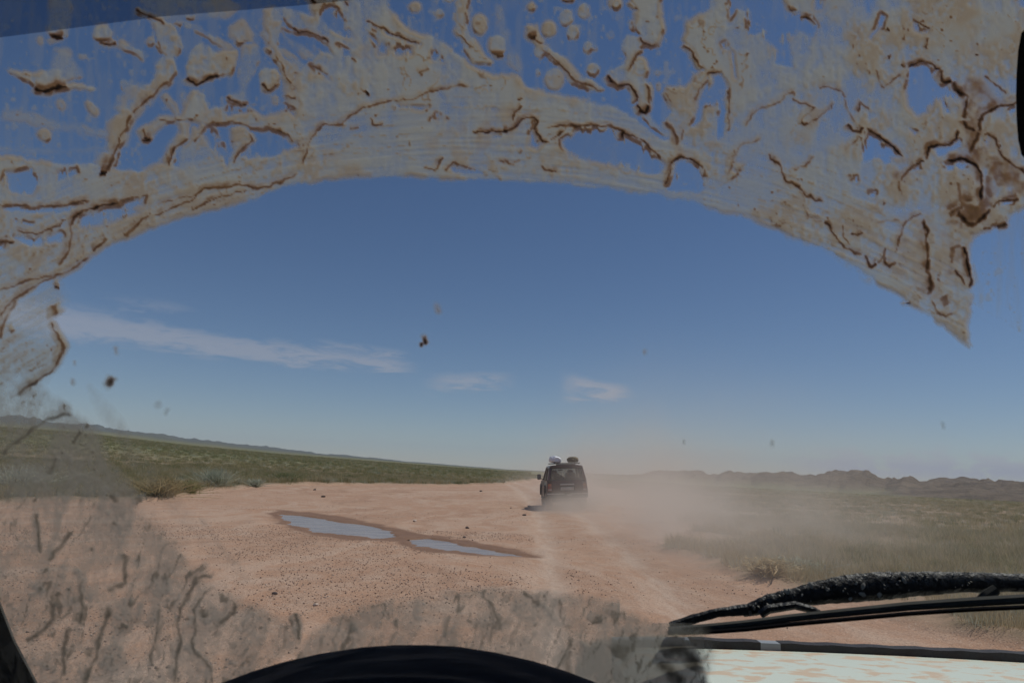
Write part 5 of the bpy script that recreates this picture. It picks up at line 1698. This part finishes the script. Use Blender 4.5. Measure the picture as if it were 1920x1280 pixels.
        ([(1790, 402), (1800, 412), (1815, 424), (1830, 422), (1846, 408), (1858, 390)], 8.0, 0.85), ([(1775, 410), (1790, 400), (1802, 392)], 9.0, 0.4), ([(1858, 390), (1880, 380), (1900, 378)], 4.0, 0.7), ([(1898, 382), (1912, 376)], 5.0, 0.8), ([(1870, 425), (1886, 417)], 6.0, 0.75), ([(1845, 432), (1860, 428)], 4.0, 0.4), ([(1806, 462), (1806, 490), (1810, 520), (1814, 544)], 5.0, 1.0), ([(1782, 510), (1790, 522), (1800, 535)], 4.5, 0.55), ([(1780, 500), (1786, 470), (1800, 460)], 7.0, 0.3),
        ([(1742, 560), (1758, 592), (1772, 598), (1788, 590)], 3.0, 0.4), ([(1763, 555), (1775, 575)], 8.0, 0.34), ([(1704, 565), (1706, 568)], 5.0, 1.0), ([(1690, 415), (1660, 412), (1640, 420)], 3.0, 0.2), ([(1652, 384), (1656, 386)], 3.5, 0.4), ([(1790, 340), (1795, 372), (1800, 392)], 9.0, 0.28), ([(1850, 330), (1850, 360), (1855, 372)], 14.0, 0.32), ([(1815, 200), (1818, 225)], 10.0, 0.22), ([(1842, 290), (1870, 300), (1890, 320)], 16.0, 0.16), ([(1835, 170), (1850, 190)], 14.0, 0.16),
        ([(800, 312), (820, 318), (830, 302), (838, 292)], 3.0, 0.42), ([(838, 318), (850, 304), (872, 308), (890, 316)], 2.6, 0.42), ([(688, 216), (696, 232), (704, 236), (714, 228)], 2.6, 0.4), ([(730, 204), (735, 196)], 2.6, 0.36), ([(808, 228), (810, 215)], 2.8, 0.34), ([(1014, 305), (1022, 315), (1045, 325)], 3.2, 0.46), ([(940, 298), (965, 302)], 3.0, 0.36), ([(975, 282), (985, 275)], 3.4, 0.4), ([(780, 140), (800, 132)], 4.0, 0.34), ([(650, 242), (672, 238)], 3.2, 0.3),
    ):
        ridge(pts, w, s)
    # --- greyer runs on the lower left and on the dome --------------------
    for pts, w, s in (
        ([(138, 776), (110, 779), (70, 796), (40, 815), (12, 835), (0, 856)], 4.0, 0.34), ([(146, 813), (132, 834)], 5.0, 0.36), ([(98, 860), (82, 895)], 5.0, 0.28), ([(105, 600), (115, 632), (127, 654), (108, 688), (70, 716), (18, 748)], 4.0, 0.36), ([(106, 535), (116, 536)], 4.5, 0.75), ([(102, 570), (114, 592)], 8.0, 0.3), ([(24, 626), (34, 622)], 5.0, 0.34),
        ([(70, 962), (75, 1000), (82, 1036)], 4.0, 0.30), ([(132, 994), (116, 1025), (98, 1048)], 4.5, 0.34), ([(232, 1034), (232, 1060), (229, 1088), (205, 1110)], 4.5, 0.34), ([(162, 1085), (157, 1110), (150, 1150), (144, 1174)], 4.5, 0.32), ([(205, 1128), (190, 1175), (178, 1203), (180, 1225), (160, 1252), (150, 1290)], 4.5, 0.38), ([(100, 1118), (95, 1155), (70, 1182), (38, 1200)], 5.0, 0.32),
        ([(124, 1172), (118, 1210), (112, 1268)], 4.5, 0.36), ([(404, 1071), (376, 1084), (360, 1115), (342, 1140), (337, 1170), (341, 1200), (330, 1240), (322, 1290)], 4.5, 0.36), ([(430, 1130), (427, 1152), (406, 1172)], 4.5, 0.36), ([(405, 1094), (384, 1122), (366, 1146), (370, 1188), (362, 1224), (384, 1240), (398, 1262), (396, 1290)], 3.5, 0.26), ([(295, 1130), (286, 1180), (278, 1222), (286, 1250)], 4.0, 0.28), ([(284, 1068), (270, 1096), (250, 1110)], 3.5, 0.24),
        ([(210, 925), (218, 938)], 6.0, 0.26), ([(252, 925), (260, 940)], 5.0, 0.28), ([(204, 975), (206, 982)], 4.5, 0.36), ([(168, 1028), (170, 1036)], 6.0, 0.3), ([(120, 1108), (110, 1116)], 6.0, 0.3), ([(384, 1142), (388, 1156)], 7.0, 0.32), ([(222, 1168), (220, 1178)], 4.5, 0.34), ([(552, 1150), (561, 1175), (562, 1200)], 3.6, 0.36), ([(60, 938), (66, 942)], 4.5, 0.4), ([(170, 1210), (165, 1225)], 9, 0.24), ([(0, 980), (4, 985)], 6, 0.34),
        ([(740, 1160), (745, 1178)], 4.0, 0.22), ([(846, 1148), (838, 1170), (835, 1192)], 3.6, 0.24), ([(902, 1106), (905, 1122), (925, 1136), (934, 1160), (922, 1182), (918, 1210)], 3.6, 0.26), ([(940, 1154), (934, 1180)], 3.4, 0.2), ([(1115, 1150), (1118, 1161)], 9.0, 0.26), ([(1104, 1162), (1128, 1163)], 3.0, 0.36), ([(1146, 1154), (1170, 1144)], 5.0, 0.20), ([(780, 1180), (775, 1190)], 4, 0.2), ([(665, 1155), (668, 1190)], 9.0, 0.12), ([(955, 1112), (952, 1130)], 3.0, 0.2), ([(876, 1158), (884, 1166)], 3.0, 0.25), ([(860, 1112), (864, 1120)], 3, 0.24),
        ([(1236, 1225), (1262, 1218), (1285, 1224), (1300, 1245), (1296, 1262)], 13.0, 0.55), ([(1232, 1240), (1250, 1262), (1276, 1285)], 12.0, 0.5), ([(1140, 1222), (1170, 1215), (1150, 1235)], 12.0, 0.24), ([(1070, 1212), (1066, 1240), (1074, 1270)], 9.0, 0.22), ([(1180, 1195), (1194, 1190)], 6.0, 0.26),
    ):
        ridge(pts, w, s, 0.75)
    for x, y, rx, ry, s in ((120, 1100, 60, 45, 0.85), (250, 1050, 26, 16, 0.8), (185, 1115, 40, 20, 0.8), (235, 1145, 40, 25, 0.8), (210, 1235, 32, 28, 0.85), (80, 1230, 26, 30, 0.8), (300, 1100, 26, 24, 0.8), (150, 925, 70, 40, 0.75), (40, 900, 60, 40, 0.7), (390, 1150, 20, 26, 0.8), (450, 1165, 20, 12, 0.7), (865, 1180, 16, 14, 0.8), (810, 1150, 40, 20, 0.75), (1000, 1150, 45, 20, 0.7), (1115, 1157, 14, 9, 1.0)):
        drop(x, y, rx, ry, s)
    for h in ([(80, 980), (105, 985), (100, 1025), (88, 1030)], [(140, 1065), (160, 1090), (150, 1120), (140, 1110)], [(170, 1070), (210, 1060), (225, 1085), (200, 1110), (170, 1100)], [(40, 1205), (80, 1185), (110, 1190), (85, 1225), (60, 1240)], [(240, 1175), (275, 1165), (272, 1240), (240, 1240)], [(300, 1130), (335, 1130), (332, 1180), (300, 1190)], [(60, 1060), (100, 1065), (95, 1090), (70, 1090)],
              [(715, 1172), (735, 1165), (760, 1180), (735, 1190), (705, 1188)], [(775, 1180), (815, 1163), (825, 1180), (780, 1195)], [(845, 1190), (862, 1160), (885, 1172), (905, 1180), (890, 1196)], [(935, 1190), (965, 1165), (985, 1190), (960, 1198)], [(1060, 1190), (1075, 1165), (1080, 1195)], [(0, 955), (55, 950), (60, 1000), (10, 1040), (-40, 1000)], [(1252, 1226), (1262, 1222), (1268, 1232), (1256, 1240)], [(1266, 1242), (1278, 1240), (1280, 1254), (1270, 1254)], [(290, 950), (350, 1030), (420, 1095), (330, 1030)]):
        hole(h, 0.5, 9, 0.0, False)
    # specks on the wiped glass: spatter of insects and mud
    for x, y, rx, ry, tl in ((797, 637, 4.5, 9, 0.2), (790, 646, 3, 3, 0), (297, 759, 5, 4, 0), (312, 772, 4, 6, -0.5), (207, 715, 8, 4.5, -0.5), (218, 657, 4, 9, 0.2), (1282, 828, 4.5, 4, 0), (1768, 797, 4, 6, 0.2), (1853, 530, 4, 4, 0), (1208, 660, 4, 4, 0), (820, 578, 6, 10, 0.4), (140, 680, 4, 5, 0), (136, 715, 5, 5, 0), (1448, 830, 4, 4, 0)):
        ridge([(x - math.sin(tl) * ry * 0.5, y - ry * 0.5), (x + math.sin(tl) * ry * 0.5, y + ry * 0.5)], rx * 0.9, 0.62 if (x, y) in ((797, 637), (790, 646), (207, 715)) else 0.10, 0, 3, False)


build_mud()
